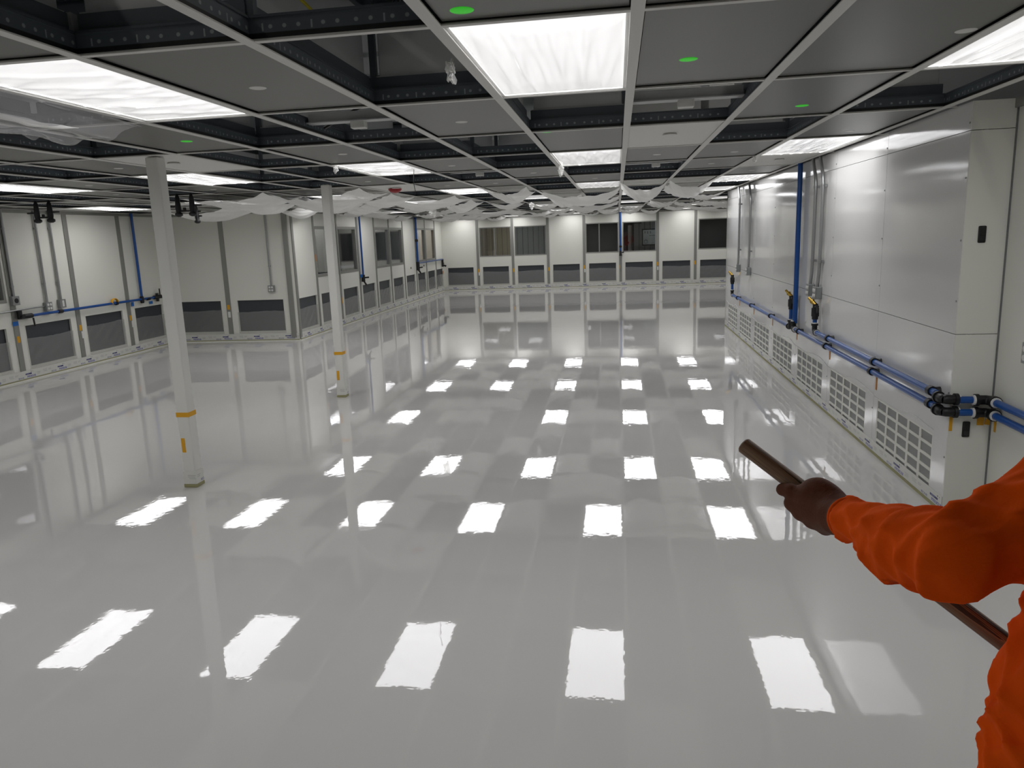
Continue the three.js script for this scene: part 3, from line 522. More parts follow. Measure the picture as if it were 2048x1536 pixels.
// ------------------------------------------------------------------ things in the open ceiling bays
{
  const bracket = (i, j, label, boxAt) => {
    const t = thing('support_strut', label, 'strut', [(lineX(i) + lineX(i + 1)) / 2, H + 0.05, rowZ(j + 0.52)]);
    part('strut', [rbox(GW - 0.02, 0.055, 0.05, 0.004, 0, 0.02, 0), box(GW - 0.02, 0.006, 0.085, 0, -0.008, 0.01)], M.housing, t);
    part('sensor_box', rbox(0.085, 0.045, 0.06, 0.006, boxAt, -0.026, 0), M.outlet, t);
  };
  bracket(2, 1, 'pale strut with a small box across the open bay left of the middle', 0.0); bracket(-1, 1, 'pale strut with a small box across the open bay beyond the middle lamp', 0.0);
  bracket(-1, 4, 'pale strut with a small box across the open bay near the first sheets', 0.03); bracket(2, 4, 'pale strut across the farther open bay left of the middle', 0.02);
  const wire = (pts, r, mat, label, name = 'hanging_wire') => { const t = thing(name, label, 'wire', [0, 0, 0]); part('wire', tube(pts.map((p) => V3(...p)), r, 60, 6), mat, t); };
  wire([[-0.62, 2.5, -2.5], [-0.63, 2.62, -2.5], [-0.6, 2.75, -2.5], [-0.64, 2.9, -2.5], [-0.62, 3.3, -2.5]], 0.004, M.black, 'twisted black hanger wire above the slotted rail');
  const coil = (x, z, a) => { const o = []; for (let k = 0; k <= 24; k++) o.push([x + k * 0.01 * a, 2.7 + k * 0.006 + 0.012 * Math.sin(k * 1.9), z + 0.012 * Math.cos(k * 1.9)]); return o; };
  wire(coil(-1.02, -3.3, 1), 0.0035, M.black, 'twisted black wire tail hanging in the near open bay'); wire(coil(-0.82, -3.4, 1), 0.0035, M.black, 'second twisted black wire tail in the near open bay, on the right');
  wire([[-0.58, 2.46, -3.1], [-0.585, 2.58, -3.12], [-0.57, 2.8, -3.14]], 0.005, M.black, 'thin black cable dropping beside the nearest middle lamp');
  wire([[-1.7, 2.44, -4.4], [-1.5, 2.56, -4.5], [-1.3, 2.6, -4.6], [-1.1, 2.52, -4.6]], 0.008, M.black, 'black cable looping through the open bay left of the middle');
  wire([[-1.151, 2.670, -2.800], [-1.127, 2.642, -2.850], [-1.102, 2.604, -2.900], [-1.084, 2.580, -2.950]], 0.0065, std(0xb9a90c, 0.5), 'yellow cable running down through the open bay at the top');
  wire([[-1.86, 2.42, -7.0], [-1.87, 2.3, -7.0], [-1.86, 2.2, -7.02]], 0.003, M.black, 'thin wire hanging below the grid near the second column');
  const bundle = []; for (let k = 0; k < 5; k++) bundle.push(tube([V3(-0.0 + 0.03 * k, 2.52, -4.0), V3(0.2, 2.57 + 0.015 * k, -4.05), V3(0.45, 2.53, -4.1 + 0.02 * k), V3(0.64, 2.56, -4.05)], 0.01, 30, 6));
  const b = thing('cable_bundle', 'dark bundle of cables in the open bay beyond the middle lamp', 'cables', [0, 0, 0]); part('cable', bundle, M.black, b);
  // red sprinkler covers
  for (const [x, z, s, label] of [[-2.735, -9.32, 0.085, 'red dome cover under the ceiling between the two columns'], [-2.77, -19.6, 0.11, 'small red dome cover far back under the sheets']]) {
    const t = thing('red_cover', label, 'alarm', [x, H - 0.005, z]);
    part('rim', new THREE.CylinderGeometry(s, s * 0.96, 0.018, 28).translate(0, -0.009, 0), M.red, t); part('dome', new THREE.SphereGeometry(s * 0.85, 24, 10, 0, Math.PI * 2, Math.PI / 2, Math.PI / 2).scale(1, 0.5, 1).translate(0, -0.016, 0), M.red, t);
  }
  // black valve drops under the ceiling on the left
  const drop = (x, z, two, label) => {
    const t = thing('valve_drop', label, 'valve', [x, 0, z]); const i = Math.floor((GX - x) / GW), a = lineX(i) - x, b = lineX(i + 1) - x;
    part('mounting_bar', rbox(Math.max(a - b, two ? 0.86 : 0.6), 0.03, 0.04, 0.004, (a + b) / 2 + (two ? 0.05 : 0), H + 0.018, 0), M.darkSteel, t);
    const body = (dx) => part('valve_body', [new THREE.LatheGeometry([[0.012, 2.42], [0.016, 2.4], [0.026, 2.37], [0.03, 2.3], [0.034, 2.24], [0.028, 2.2], [0.045, 2.19], [0.045, 2.165], [0.02, 2.15]].map(([a, b]) => new THREE.Vector2(a, b)), 16).translate(dx, 0, 0)], M.black, t);
    body(-0.0); if (two) { body(0.18); part('cross_bar', [rod(V3(0, 2.215, 0), V3(0.18, 2.215, 0), 0.011), rod(V3(0.08, 2.215, 0), V3(0.08, 2.255, 0), 0.018), rod(V3(0.2, 2.275, 0), V3(0.3, 2.275, 0), 0.01), rod(V3(-0.02, 2.275, 0), V3(-0.13, 2.275, 0), 0.01)], M.black, t); }
    else { part('handle', rod(V3(0, 2.26, 0), V3(0.08, 2.26, 0), 0.012), M.black, t); part('handle', rod(V3(0, 2.33, 0), V3(0.07, 2.33, 0), 0.01), M.black, t); }
  };
  drop(-7.0, -8.4, true, 'pair of black valves joined by a bar, hanging left of the near column'); drop(-5.14, -8.42, true, 'pair of black valves hanging just right of the near column');
  drop(-6.36, -10.9, false, 'single black valve hanging right of the near column, below the others');
}

// ------------------------------------------------------------------ columns
for (const [x, z, label, bands] of [[-3.204, -5.03, 'nearer white square column, yellow tape halfway up', [[0.565, 'band'], [0.33, 'tab']]], [-3.20, -8.21, 'farther white square column in front of the left rear wall', [[0.52, 'band'], [0.26, 'tab']]]]) {
  const t = thing('support_column', label, 'column', [x, 0, z]), s = 0.098;
  part('shaft', new RoundedBoxGeometry(s, H - 0.002, s, 4, 0.012).translate(0, H / 2, 0), M.column, t);
  for (const [y, k] of bands) k === 'band' ? part('tape_band', box(s + 0.004, 0.035, s + 0.004, 0, y, 0), M.tape, t, null, 'yellow tape band') : part('tape_tab', box(0.03, 0.11, 0.002, -0.02, y, s / 2 + 0.001), M.tape, t, null, 'yellow tape tab');
  const g = box(s + 0.005, 0.1, s + 0.005, 0, 0.078, 0), uv = g.attributes.uv, p = g.attributes.position; for (let i = 0; i < uv.count; i++) uv.setXY(i, (p.getX(i) - p.getZ(i)) / 0.5 + 1.17, (p.getY(i) - 0.028) / 0.1);
  part('protective_film', g, M.print, t, null, 'white film with blue print around the foot'); part('masking_tape', box(s + 0.008, 0.024, s + 0.008, 0, 0.014, 0), M.oldTape, t);
}

// ------------------------------------------------------------------ blue air lines
const PR = 0.021;
function coupling(t, a, dir, r = PR * 1.55, l = 0.05) { const d = dir.clone().normalize().multiplyScalar(l / 2); part('coupling', [rod(a.clone().sub(d), a.clone().add(d), r, 16), rod(a.clone().sub(d.clone().multiplyScalar(1.25)), a.clone().sub(d), r * 0.82, 16), rod(a.clone().add(d), a.clone().add(d.clone().multiplyScalar(1.25)), r * 0.82, 16)], M.black, t); }
function elbow(t, a, d1, d2, r = PR * 1.5) {
  const p1 = a.clone().add(d1.clone().multiplyScalar(0.06)), p2 = a.clone().add(d2.clone().multiplyScalar(0.06));
  const e = part('elbow', [tube([p1, a.clone().lerp(p1, 0.4).lerp(a, 0.3), a.clone().add(d1.clone().add(d2).multiplyScalar(0.012)), a.clone().lerp(p2, 0.4).lerp(a, 0.3), p2], r * 0.9, 16, 14), rod(p1, p1.clone().add(d1.clone().multiplyScalar(0.02)), r * 1.15, 16), rod(p2, p2.clone().add(d2.clone().multiplyScalar(0.02)), r * 1.15, 16)], M.black, t);
  part('ring', [rod(p1.clone().add(d1.clone().multiplyScalar(0.02)), p1.clone().add(d1.clone().multiplyScalar(0.03)), r * 0.95, 16), rod(p2.clone().add(d2.clone().multiplyScalar(0.02)), p2.clone().add(d2.clone().multiplyScalar(0.03)), r * 0.95, 16)], M.outlet, t);
  return e;
}
function hoseValve(t, a, out, side) {                                  // ball valve with a brass fitting that leans out from the wall
  const v = part('valve', [rod(a, a.clone().add(V3(0, 0.03, 0)), 0.03, 16), rod(a.clone().add(V3(0, 0.03, 0)), a.clone().add(V3(0, 0.11, 0)), 0.036, 16), rod(a.clone().add(V3(0, 0.1, 0)), a.clone().add(V3(0, 0.15, 0)), 0.026, 14), rod(a.clone().add(V3(0, 0.07, 0)), a.clone().add(V3(0, 0.07, 0)).add(side.clone().multiplyScalar(0.07)), 0.014, 10), rod(a.clone().add(V3(0, 0.12, 0)), a.clone().add(V3(0, 0.13, 0)).add(side.clone().multiplyScalar(-0.075)), 0.016, 10), rod(a.clone().add(V3(0, 0.13, 0)).add(side.clone().multiplyScalar(-0.07)), a.clone().add(V3(0, 0.07, 0)).add(side.clone().multiplyScalar(-0.085)), 0.013, 10)], M.black, t);
  const d = out.clone().multiplyScalar(0.6).add(V3(0, 0.8, 0)).add(side.clone().multiplyScalar(0.75)).normalize(), b = a.clone().add(V3(0, 0.14, 0)), p = (k) => b.clone().add(d.clone().multiplyScalar(k));
  part('brass_fitting', [rod(p(0), p(0.045), 0.02, 12), rod(p(0.045), p(0.06), 0.025, 6), rod(p(0.06), p(0.105), 0.014, 12)], M.brass, v);
}
const clipOn = (t, a, wallDir, along) => { const c = part('pipe_clip', [rod(a.clone().sub(along.clone().multiplyScalar(0.022)), a.clone().add(along.clone().multiplyScalar(0.022)), PR * 1.45, 16), rod(a, a.clone().add(wallDir.clone().multiplyScalar(0.05)), 0.021, 10, 0.026)], M.black, t); return c; };
{
  const X = XR - 0.05, Zp = V3(0, 0, 1), Up = V3(0, 1, 0), toW = V3(1, 0, 0);
  // lower run: from the far valve to the near corner, round the bulkhead end and on toward the camera
  const lo = thing('air_line', 'lower blue air pipe run clipped along the glossy right wall', 'pipe', [0, 0, 0]), yl = 0.657;
  part('pipe', rod(V3(X, yl, -13.03), V3(X, yl, -8.74), PR, 18), M.blue, lo); part('pipe', rod(V3(X, yl, -8.48), V3(X, yl, -4.79), PR, 18), M.blue, lo);
  for (const z of [-12.5, -11.25, -9.85, -8.35, -7.27, -5.97, -4.87]) clipOn(lo, V3(X, yl, z), toW, Zp);
  elbow(lo, V3(X, yl, -13.1), Zp, Up, PR * 1.3); part('pipe', rod(V3(X, yl + 0.06, -13.1), V3(X, 0.85, -13.1), PR, 16), M.blue, lo); hoseValve(lo, V3(X, 0.84, -13.1), V3(-1, 0, 0), V3(0, 0, -1));
  elbow(lo, V3(X, yl, -8.58), V3(0, 0, 1), Up); part('riser', rod(V3(X + 0.01, yl + 0.06, -8.57), V3(X + 0.01, H, -8.57), PR * 1.22, 18), M.blue, lo);
  elbow(lo, V3(X, yl, -8.72), V3(0, 0, -1), Up); part('pipe', rod(V3(X, yl + 0.06, -8.72), V3(X, 0.86, -8.72), PR, 16), M.blue, lo); hoseValve(lo, V3(X, 0.855, -8.72), V3(-1, 0, 0), V3(0, 0, -1));
  const turn = (t, y, x0) => {
    elbow(t, V3(X, y, -4.69), V3(0, 0, -1), V3(1, 0, 0)); part('pipe', rod(V3(X + 0.07, y, -4.675), V3(2.15, y, -4.675), PR, 18), M.blue, t);
    elbow(t, V3(2.155, y, -4.67), V3(-1, 0, 0), V3(0, 0, 1)); part('pipe', rod(V3(2.155, y, -4.62), V3(2.155, y, -0.6), PR, 18), M.blue, t);
  };
  turn(lo, 0.645);
  const up = thing('air_line', 'upper blue air pipe run above it, ending at the middle brass valve', 'pipe', [0, 0, 0]), yu = 0.738;
  part('pipe', rod(V3(X, yu, -7.62), V3(X, yu, -4.79), PR, 18), M.blue, up);
  for (const z of [-7.2, -5.93, -4.87]) clipOn(up, V3(X, yu, z), toW, Zp);
  elbow(up, V3(X, yu, -7.69), Zp, Up, PR * 1.35); part('pipe', rod(V3(X, yu + 0.06, -7.69), V3(X, 0.87, -7.69), PR, 16), M.blue, up); hoseValve(up, V3(X, 0.86, -7.69), V3(-1, 0, 0), V3(0, 0, -1));
  turn(up, 0.722);
  // left wall run
  const X2 = XL + 0.05, y2 = 0.917, lf = thing('air_line', 'blue air pipe run above the left wall grilles', 'pipe', [0, 0, 0]);
  part('pipe', rod(V3(X2, y2, -9.6), V3(X2, y2 + 0.01, -12.62), 0.02, 16), M.blue, lf); part('riser', rod(V3(X2, y2, -12.2), V3(X2, H, -12.2), 0.023, 16), M.blue, lf);
  coupling(lf, V3(X2, y2, -10.19), Zp, 0.028, 0.08); coupling(lf, V3(X2, y2, -12.2), Up, 0.034, 0.1); coupling(lf, V3(X2, y2, -12.38), Zp, 0.026, 0.08); clipOn(lf, V3(X2, y2, -11.5), V3(-1, 0, 0), Zp);
  part('valve', [rod(V3(X2, y2, -9.62), V3(X2, y2, -9.42), 0.034), rod(V3(X2, y2 - 0.03, -9.4), V3(X2, y2 + 0.09, -9.4), 0.034), rod(V3(X2 + 0.02, y2, -9.4), V3(X2 + 0.1, y2 + 0.02, -9.36), 0.025), rod(V3(X2 + 0.06, y2 - 0.03, -9.57), V3(X2 + 0.06, y2 - 0.15, -9.58), 0.012)], M.black, lf);
  part('valve', [rod(V3(X2, y2 + 0.01, -12.55), V3(X2, y2 + 0.01, -12.78), 0.034), rod(V3(X2, y2 - 0.07, -12.66), V3(X2, y2 + 0.08, -12.66), 0.026), rod(V3(X2 + 0.03, y2 + 0.03, -12.7), V3(X2 + 0.03, y2 + 0.16, -12.7), 0.012)], M.black, lf);
  const loop = thing('tape_loop', 'yellow tape looped over the blue pipe on the left wall', 'tape', [X2, y2 + 0.02, -11.46]);
  part('loop', new THREE.TorusGeometry(0.075, 0.012, 8, 24, Math.PI * 1.15).scale(1, 0.8, 2.2).rotateY(Math.PI / 2), M.tape, loop);
  // left rear wall runs
  const X3 = XF + 0.05, r1 = thing('air_line', 'dark blue drop pipe with black valve on the left rear wall, between windows', 'pipe', [0, 0, 0]);
  part('riser', rod(V3(X3, 1.0, -16.88), V3(X3, H, -16.88), 0.022, 14), M.blue, r1); part('valve', [rod(V3(X3, 0.86, -16.88), V3(X3, 1.02, -16.88), 0.04), rod(V3(X3, 0.95, -16.88), V3(X3 + 0.13, 0.96, -16.9), 0.018), rod(V3(X3, 0.88, -16.88), V3(X3 + 0.06, 0.78, -16.9), 0.02)], M.black, r1); part('tape', box(0.04, 0.07, 0.05, X3 - 0.02, 1.0, -16.8), M.blueTape, r1);
  const r2 = thing('air_line', 'blue drop pipe and branch with two black valves near the far left corner', 'pipe', [0, 0, 0]);
  part('riser', rod(V3(X3, 1.07, -21.83), V3(X3, H, -21.83), 0.03, 14), M.blue, r2); coupling(r2, V3(X3, 1.75, -21.83), Up, 0.045, 0.06); part('pipe', rod(V3(X3, 1.09, -21.83), V3(X3, 1.09, -25.05), 0.022, 12), M.blue, r2);
  part('valve', [rod(V3(X3, 0.88, -21.83), V3(X3, 1.13, -21.83), 0.05), rod(V3(X3, 0.95, -21.83), V3(X3 + 0.14, 0.97, -21.83), 0.02), rod(V3(X3, 0.9, -21.83), V3(X3 + 0.05, 0.8, -21.9), 0.025)], M.black, r2);
  part('valve', [rod(V3(X3, 0.84, -25.05), V3(X3, 1.1, -25.05), 0.035), rod(V3(X3, 0.9, -25.05), V3(X3 + 0.12, 0.86, -25.05), 0.03), rod(V3(X3, 0.95, -25.05), V3(X3, 0.95, -25.22), 0.02)], M.black, r2);
  // back wall drop
  const r3 = thing('air_line', 'blue drop pipe with black valve down the middle of the back wall', 'pipe', [0, 0, 0]), Z4 = ZB + 0.06;
  part('riser', rod(V3(0.112, 1.15, Z4), V3(0.112, H, Z4), 0.028, 14), M.blue, r3); coupling(r3, V3(0.112, 1.3, Z4), Up, 0.045, 0.05); part('valve', [rod(V3(0.112, 1.0, Z4), V3(0.112, 1.16, Z4), 0.05, 14, 0.03), rod(V3(0.112, 1.1, Z4), V3(0.22, 1.11, Z4), 0.02)], M.black, r3);
  part('pipe', rod(V3(0.112, 0.5, Z4 - 0.03), V3(0.112, 1.02, Z4 - 0.03), 0.016, 10), M.galv, r3);
}

// ------------------------------------------------------------------ conduits, outlet boxes and switches
function outletBox(t, x, y, z, ry, plate = 'duplex', s = 0.1) {
  const g = part('junction_box', rbox(s, s * 1.08, 0.055, 0.006, 0, 0, 0.0275), M.boxSteel, t, [x, y, z]); g.rotation.y = ry;
  part('cover', rbox(s * 1.04, s * 1.12, 0.006, 0.002, 0, 0, 0.058), M.galv, g);
  if (plate === 'duplex') for (const a of [-1, 1]) for (const b of [-1, 1]) part('receptacle', new THREE.CylinderGeometry(s * 0.16, s * 0.16, 0.006, 16).rotateX(Math.PI / 2).translate(a * s * 0.22, b * s * 0.24, 0.062), M.outlet, g);
  if (plate === 'round') part('receptacle', new THREE.CylinderGeometry(s * 0.3, s * 0.3, 0.006, 24).rotateX(Math.PI / 2).translate(0, 0, 0.062), M.black, g);
  if (plate === 'single') part('receptacle', rbox(s * 0.34, s * 0.8, 0.005, 0.002, 0, 0, 0.062), M.outlet, g);
}
{
  const rw = (z, yb, label) => {
    const t = thing('conduit', label, 'conduit', [0, 0, 0]), x = XR - 0.035;
    part('conduit_pipe', tube([V3(x - 0.0, H, z - 0.12), V3(x, 2.36, z - 0.1), V3(x, 2.22, z), V3(x, 2.1, z + 0.02), V3(x, 1.6, z + 0.01), V3(x, 1.35, z - 0.0), V3(x, 1.26, z - 0.02), V3(x, yb + 0.05, z - 0.05)], 0.0165, 90, 12, 0.25), M.galv, t);
    for (const y of [2.13, 1.42]) part('strap', [rod(V3(x, y - 0.012, z + 0.015), V3(x, y + 0.012, z + 0.015), 0.021, 12), box(0.02, 0.025, 0.05, x + 0.022, y, z + 0.015)], M.galv, t);
    outletBox(t, XR - 0.002, yb, z - 0.05, -Math.PI / 2, 'duplex', 0.11);
  };
  rw(-7.94, 1.125, 'grey conduit and outlet box on the right wall, farther of the near pair'); rw(-7.67, 1.115, 'grey conduit and outlet box on the right wall, nearer of the near pair');
  rw(-12.6, 1.125, 'grey conduit and outlet box on the right wall, farther of the far pair'); rw(-11.62, 1.125, 'grey conduit and outlet box on the right wall, nearer of the far pair');
  const lw = (z, y, plate, label) => { const t = thing('conduit', label, 'conduit', [0, 0, 0]), x = XL + 0.03; part('conduit_pipe', rod(V3(x, y + 0.04, z), V3(x, H, z), 0.018, 12), M.galv, t); for (const q of [2.15, 1.35]) part('strap', box(0.02, 0.025, 0.06, XL + 0.02, q, z), M.galv, t); outletBox(t, XL + 0.002, y, z, Math.PI / 2, plate, 0.115); return t; };
  const c1 = lw(-9.975, 1.012, 'duplex', 'grey conduit with square outlet box on the left wall, middle one'); part('conduit_pipe', tube([V3(XL + 0.03, 1.02, -9.93), V3(XL + 0.03, 1.02, -9.6), V3(XL + 0.03, 0.99, -8.6)], 0.012, 20, 8), M.galv, c1);
  lw(-10.26, 1.03, 'single', 'grey conduit with narrow outlet on the left wall, right one'); lw(-9.37, 1.15, 'round', 'grey conduit with round black socket on the left wall by the window');
  const s = thing('conduit', 'thin grey conduit down to a square outlet on the step wall', 'conduit', [0, 0, 0]); part('conduit_pipe', rod(V3(-6.36, 1.03, ZJ + 0.03), V3(-6.36, H, ZJ + 0.03), 0.015, 12), M.galv, s); part('strap', box(0.05, 0.02, 0.02, -6.36, 1.4, ZJ + 0.02), M.galv, s); outletBox(s, -6.355, 0.985, ZJ + 0.002, 0, 'duplex', 0.115);
  const sw = (y, label) => { const t = thing('wall_sensor', label, 'sensor', [2.06, y, Z_R1 + 0.001]); part('casing', rbox(0.042, 0.096, 0.014, 0.008, 0, 0, 0.007), M.black, t); part('lens', rbox(0.03, 0.03, 0.004, 0.002, 0, -0.02, 0.015), std(0x16171a, 0.15), t); };
  sw(1.682, 'black rounded wall sensor at eye height on the bulkhead end'); sw(0.532, 'black rounded wall sensor low on the bulkhead end by yellow tape');
  const o = thing('wall_outlet', 'grey outlet box at the right edge of the photo', 'outlet', [0, 0, 0]); outletBox(o, 2.193, 1.06, -4.27, -Math.PI / 2, 'duplex', 0.1);
  for (const [z, label] of [[-21.2, 'small black plug on the left rear wall left of the far valve'], [-22.7, 'small black plug on the left rear wall below the far window']]) { const t = thing('wall_plug', label, 'plug', [XF + 0.001, 0.98, z]); part('plug', new THREE.CylinderGeometry(0.025, 0.03, 0.02, 14).rotateZ(Math.PI / 2), M.black, t); }
}
// ------------------------------------------------------------------ the worker at the right edge and the pole he holds
function surfaceNet(f, lo, hi, h, color) {                              // a smooth skin around the points where f < 0
  const nx = Math.ceil((hi.x - lo.x) / h) + 1, ny = Math.ceil((hi.y - lo.y) / h) + 1, nz = Math.ceil((hi.z - lo.z) / h) + 1, val = new Float32Array(nx * ny * nz), id = (x, y, z) => (z * ny + y) * nx + x;
  for (let z = 0; z < nz; z++) for (let y = 0; y < ny; y++) for (let x = 0; x < nx; x++) val[id(x, y, z)] = f(lo.x + x * h, lo.y + y * h, lo.z + z * h);
  const vid = new Int32Array(nx * ny * nz).fill(-1), pos = [], idx = [];
  const ed = [[0, 1], [2, 3], [4, 5], [6, 7], [0, 2], [1, 3], [4, 6], [5, 7], [0, 4], [1, 5], [2, 6], [3, 7]];
  for (let z = 0; z < nz - 1; z++) for (let y = 0; y < ny - 1; y++) for (let x = 0; x < nx - 1; x++) {
    const v = []; let m = 0; for (let k = 0; k < 8; k++) { const q = val[id(x + (k & 1), y + ((k >> 1) & 1), z + (k >> 2))]; v.push(q); if (q < 0) m |= 1 << k; }
    if (m === 0 || m === 255) continue;
    let c = 0, sx = 0, sy = 0, sz = 0;
    for (const [a, b] of ed) if ((v[a] < 0) !== (v[b] < 0)) { const t = v[a] / (v[a] - v[b]); sx += (a & 1) + t * ((b & 1) - (a & 1)); sy += ((a >> 1) & 1) + t * (((b >> 1) & 1) - ((a >> 1) & 1)); sz += (a >> 2) + t * ((b >> 2) - (a >> 2)); c++; }
    vid[id(x, y, z)] = pos.length / 3; pos.push(lo.x + (x + sx / c) * h, lo.y + (y + sy / c) * h, lo.z + (z + sz / c) * h);
  }
  const quad = (a, b, c, d, flip) => { if (a < 0 || b < 0 || c < 0 || d < 0) return; flip ? idx.push(a, c, b, a, d, c) : idx.push(a, b, c, a, c, d); };
  for (let z = 1; z < nz - 1; z++) for (let y = 1; y < ny - 1; y++) for (let x = 1; x < nx - 1; x++) {
    const s = val[id(x, y, z)] < 0;
    if (s !== (val[id(x + 1, y, z)] < 0)) quad(vid[id(x, y - 1, z - 1)], vid[id(x, y, z - 1)], vid[id(x, y, z)], vid[id(x, y - 1, z)], !s);
    if (s !== (val[id(x, y + 1, z)] < 0)) quad(vid[id(x - 1, y, z - 1)], vid[id(x - 1, y, z)], vid[id(x, y, z)], vid[id(x, y, z - 1)], !s);
    if (s !== (val[id(x, y, z + 1)] < 0)) quad(vid[id(x - 1, y - 1, z)], vid[id(x, y - 1, z)], vid[id(x, y, z)], vid[id(x - 1, y, z)], !s);
  }
  const nrm = new Float32Array(pos.length), e = h * 0.6;
  for (let i = 0; i < pos.length; i += 3) { const [x, y, z] = [pos[i], pos[i + 1], pos[i + 2]], g = V3(f(x + e, y, z) - f(x - e, y, z), f(x, y + e, z) - f(x, y - e, z), f(x, y, z + e) - f(x, y, z - e)).normalize(); nrm[i] = g.x; nrm[i + 1] = g.y; nrm[i + 2] = g.z; }
  const g = new THREE.BufferGeometry(); g.setAttribute('position', new THREE.BufferAttribute(new Float32Array(pos), 3)); g.setAttribute('normal', new THREE.BufferAttribute(nrm, 3)); g.setIndex(idx);
  const uv = new Float32Array(pos.length / 3 * 2); for (let i = 0; i < uv.length / 2; i++) { uv[i * 2] = pos[i * 3] * 0.7 + pos[i * 3 + 2] * 0.7; uv[i * 2 + 1] = pos[i * 3 + 1]; } g.setAttribute('uv', new THREE.BufferAttribute(uv, 2));
  if (color) { const c = new Float32Array(pos.length); for (let i = 0; i < pos.length; i += 3) { const q = color(pos[i], pos[i + 1], pos[i + 2]); c[i] = q[0]; c[i + 1] = q[1]; c[i + 2] = q[2]; } g.setAttribute('color', new THREE.BufferAttribute(c, 3)); }
  return g;
}
function cone(x, y, z, a, b, ra, rb) {
  const bx = b.x - a.x, by = b.y - a.y, bz = b.z - a.z, px = x - a.x, py = y - a.y, pz = z - a.z, t = Math.max(0, Math.min(1, (px * bx + py * by + pz * bz) / (bx * bx + by * by + bz * bz)));
  return Math.hypot(px - bx * t, py - by * t, pz - bz * t) - (ra + (rb - ra) * t);
}
const smin = (a, b, k) => { const q = Math.max(k - Math.abs(a - b), 0) / k; return Math.min(a, b) - q * q * k * 0.25; };
const ell = (x, y, z, c, r) => { const k = Math.hypot((x - c.x) / r.x, (y - c.y) / r.y, (z - c.z) / r.z); return (k - 1) * Math.min(r.x, r.y, r.z); };
{
  const person = thing('person', 'person in a long-sleeved orange shirt gripping a wooden pole at the right edge', 'person', [0, 0, 0]);
  const A = V3(0.239, 1.359, -1.463), U = V3(-0.714, 0.489, -0.502).normalize(), G = A.clone().addScaledVector(U, -0.19), D = V3(-0.674, -0.674, 0.301).normalize(), F = V3(0.191, -0.553, -0.811).normalize();
  const S = V3(0.598, 1.425, -1.05), E = V3(0.438, 1.343, -1.007), Wr = V3(0.388, 1.281, -1.262), Cf = V3(0.379, 1.277, -1.298);
  const S2 = V3(0.935, 1.42, -1.03), E2 = V3(1.0, 1.15, -1.06), W2 = V3(0.77, 1.075, -1.2), endP = A.clone().addScaledVector(U, -0.65), G2 = A.clone().addScaledVector(U, -0.61);
  const Vc = camera.position.clone().sub(G).normalize(), Vp = Vc.addScaledVector(U, -Vc.dot(U)).normalize(), B = V3().crossVectors(U, Vp); if (B.dot(D) < 0) B.negate();
  const hp = (u, b, v) => G.clone().addScaledVector(U, u).addScaledVector(B, b).addScaledVector(Vp, v);        // along the pole, toward its lower side, toward the wrist
  // ---- left hand: wrist and heel of the palm, four fingers closed round the pole, thumb laid along it
  const fu = [0.049, 0.027, 0.003, -0.021], fb = [0.031, 0.035, 0.034, 0.029], fr = [0.0112, 0.0118, 0.0112, 0.0098];
  const mcp = fu.map((u, k) => hp(u, fb[k], 0.012)), pip = fu.map((u, k) => hp(u + 0.003, fb[k] - 0.003, -0.02)), dip = fu.map((u, k) => hp(u + 0.002, 0.004, -0.031)), tip = fu.map((u) => hp(u, -0.02, -0.02));
  const t0 = hp(-0.004, -0.006, 0.034), t1 = hp(0.036, 0.004, 0.029), t2 = hp(0.064, 0.015, 0.022), t3 = hp(0.076, 0.022, 0.017), heel = hp(0.010, -0.010, 0.026), wr0 = hp(-0.03, 0.0, 0.05);
  const hand = (x, y, z) => {
    let d = cone(x, y, z, Wr, wr0, 0.027, 0.029);
    mcp.forEach((m, k) => { d = smin(d, cone(x, y, z, hp(-0.022 + fu[k] * 0.3, 0.004 + k * 0.002, 0.042), m, 0.021, 0.0142), 0.014); });
    const q = V3(x, y, z).sub(heel), e = (Math.hypot(q.dot(U) / 0.046, q.dot(B) / 0.031, q.dot(Vp) / 0.021) - 1) * 0.021; d = smin(d, e, 0.014);
    d = smin(d, cone(x, y, z, hp(-0.028, -0.012, 0.036), hp(0.028, -0.021, 0.013), 0.019, 0.016), 0.014);
    d = smin(d, cone(x, y, z, t0, t1, 0.019, 0.0148), 0.012); d = smin(d, cone(x, y, z, t1, t2, 0.014, 0.0125), 0.006); d = smin(d, cone(x, y, z, t2, t3, 0.0134, 0.0122), 0.003);
    let f = 9; mcp.forEach((m, k) => { let w = cone(x, y, z, m, pip[k], fr[k] * 1.2, fr[k] * 1.06); w = smin(w, cone(x, y, z, pip[k], dip[k], fr[k] * 1.04, fr[k]), 0.005); w = smin(w, cone(x, y, z, dip[k], tip[k], fr[k], fr[k] * 0.85), 0.004); f = smin(f, w, 0.0022); });
    return smin(d, f, 0.006);
  };
  // ---- body under the clothes
  const Pe = V3(0.76, 0.93, -1.02), Ch = V3(0.765, 1.3, -1.03), Ne = V3(0.77, 1.47, -1.05), Hd = V3(0.775, 1.62, -1.09);
  const legs = [[V3(0.68, 0.9, -1.02), V3(0.655, 0.5, -1.04), V3(0.65, 0.09, -1.0)], [V3(0.85, 0.9, -1.02), V3(0.875, 0.5, -1.06), V3(0.885, 0.09, -1.02)]];
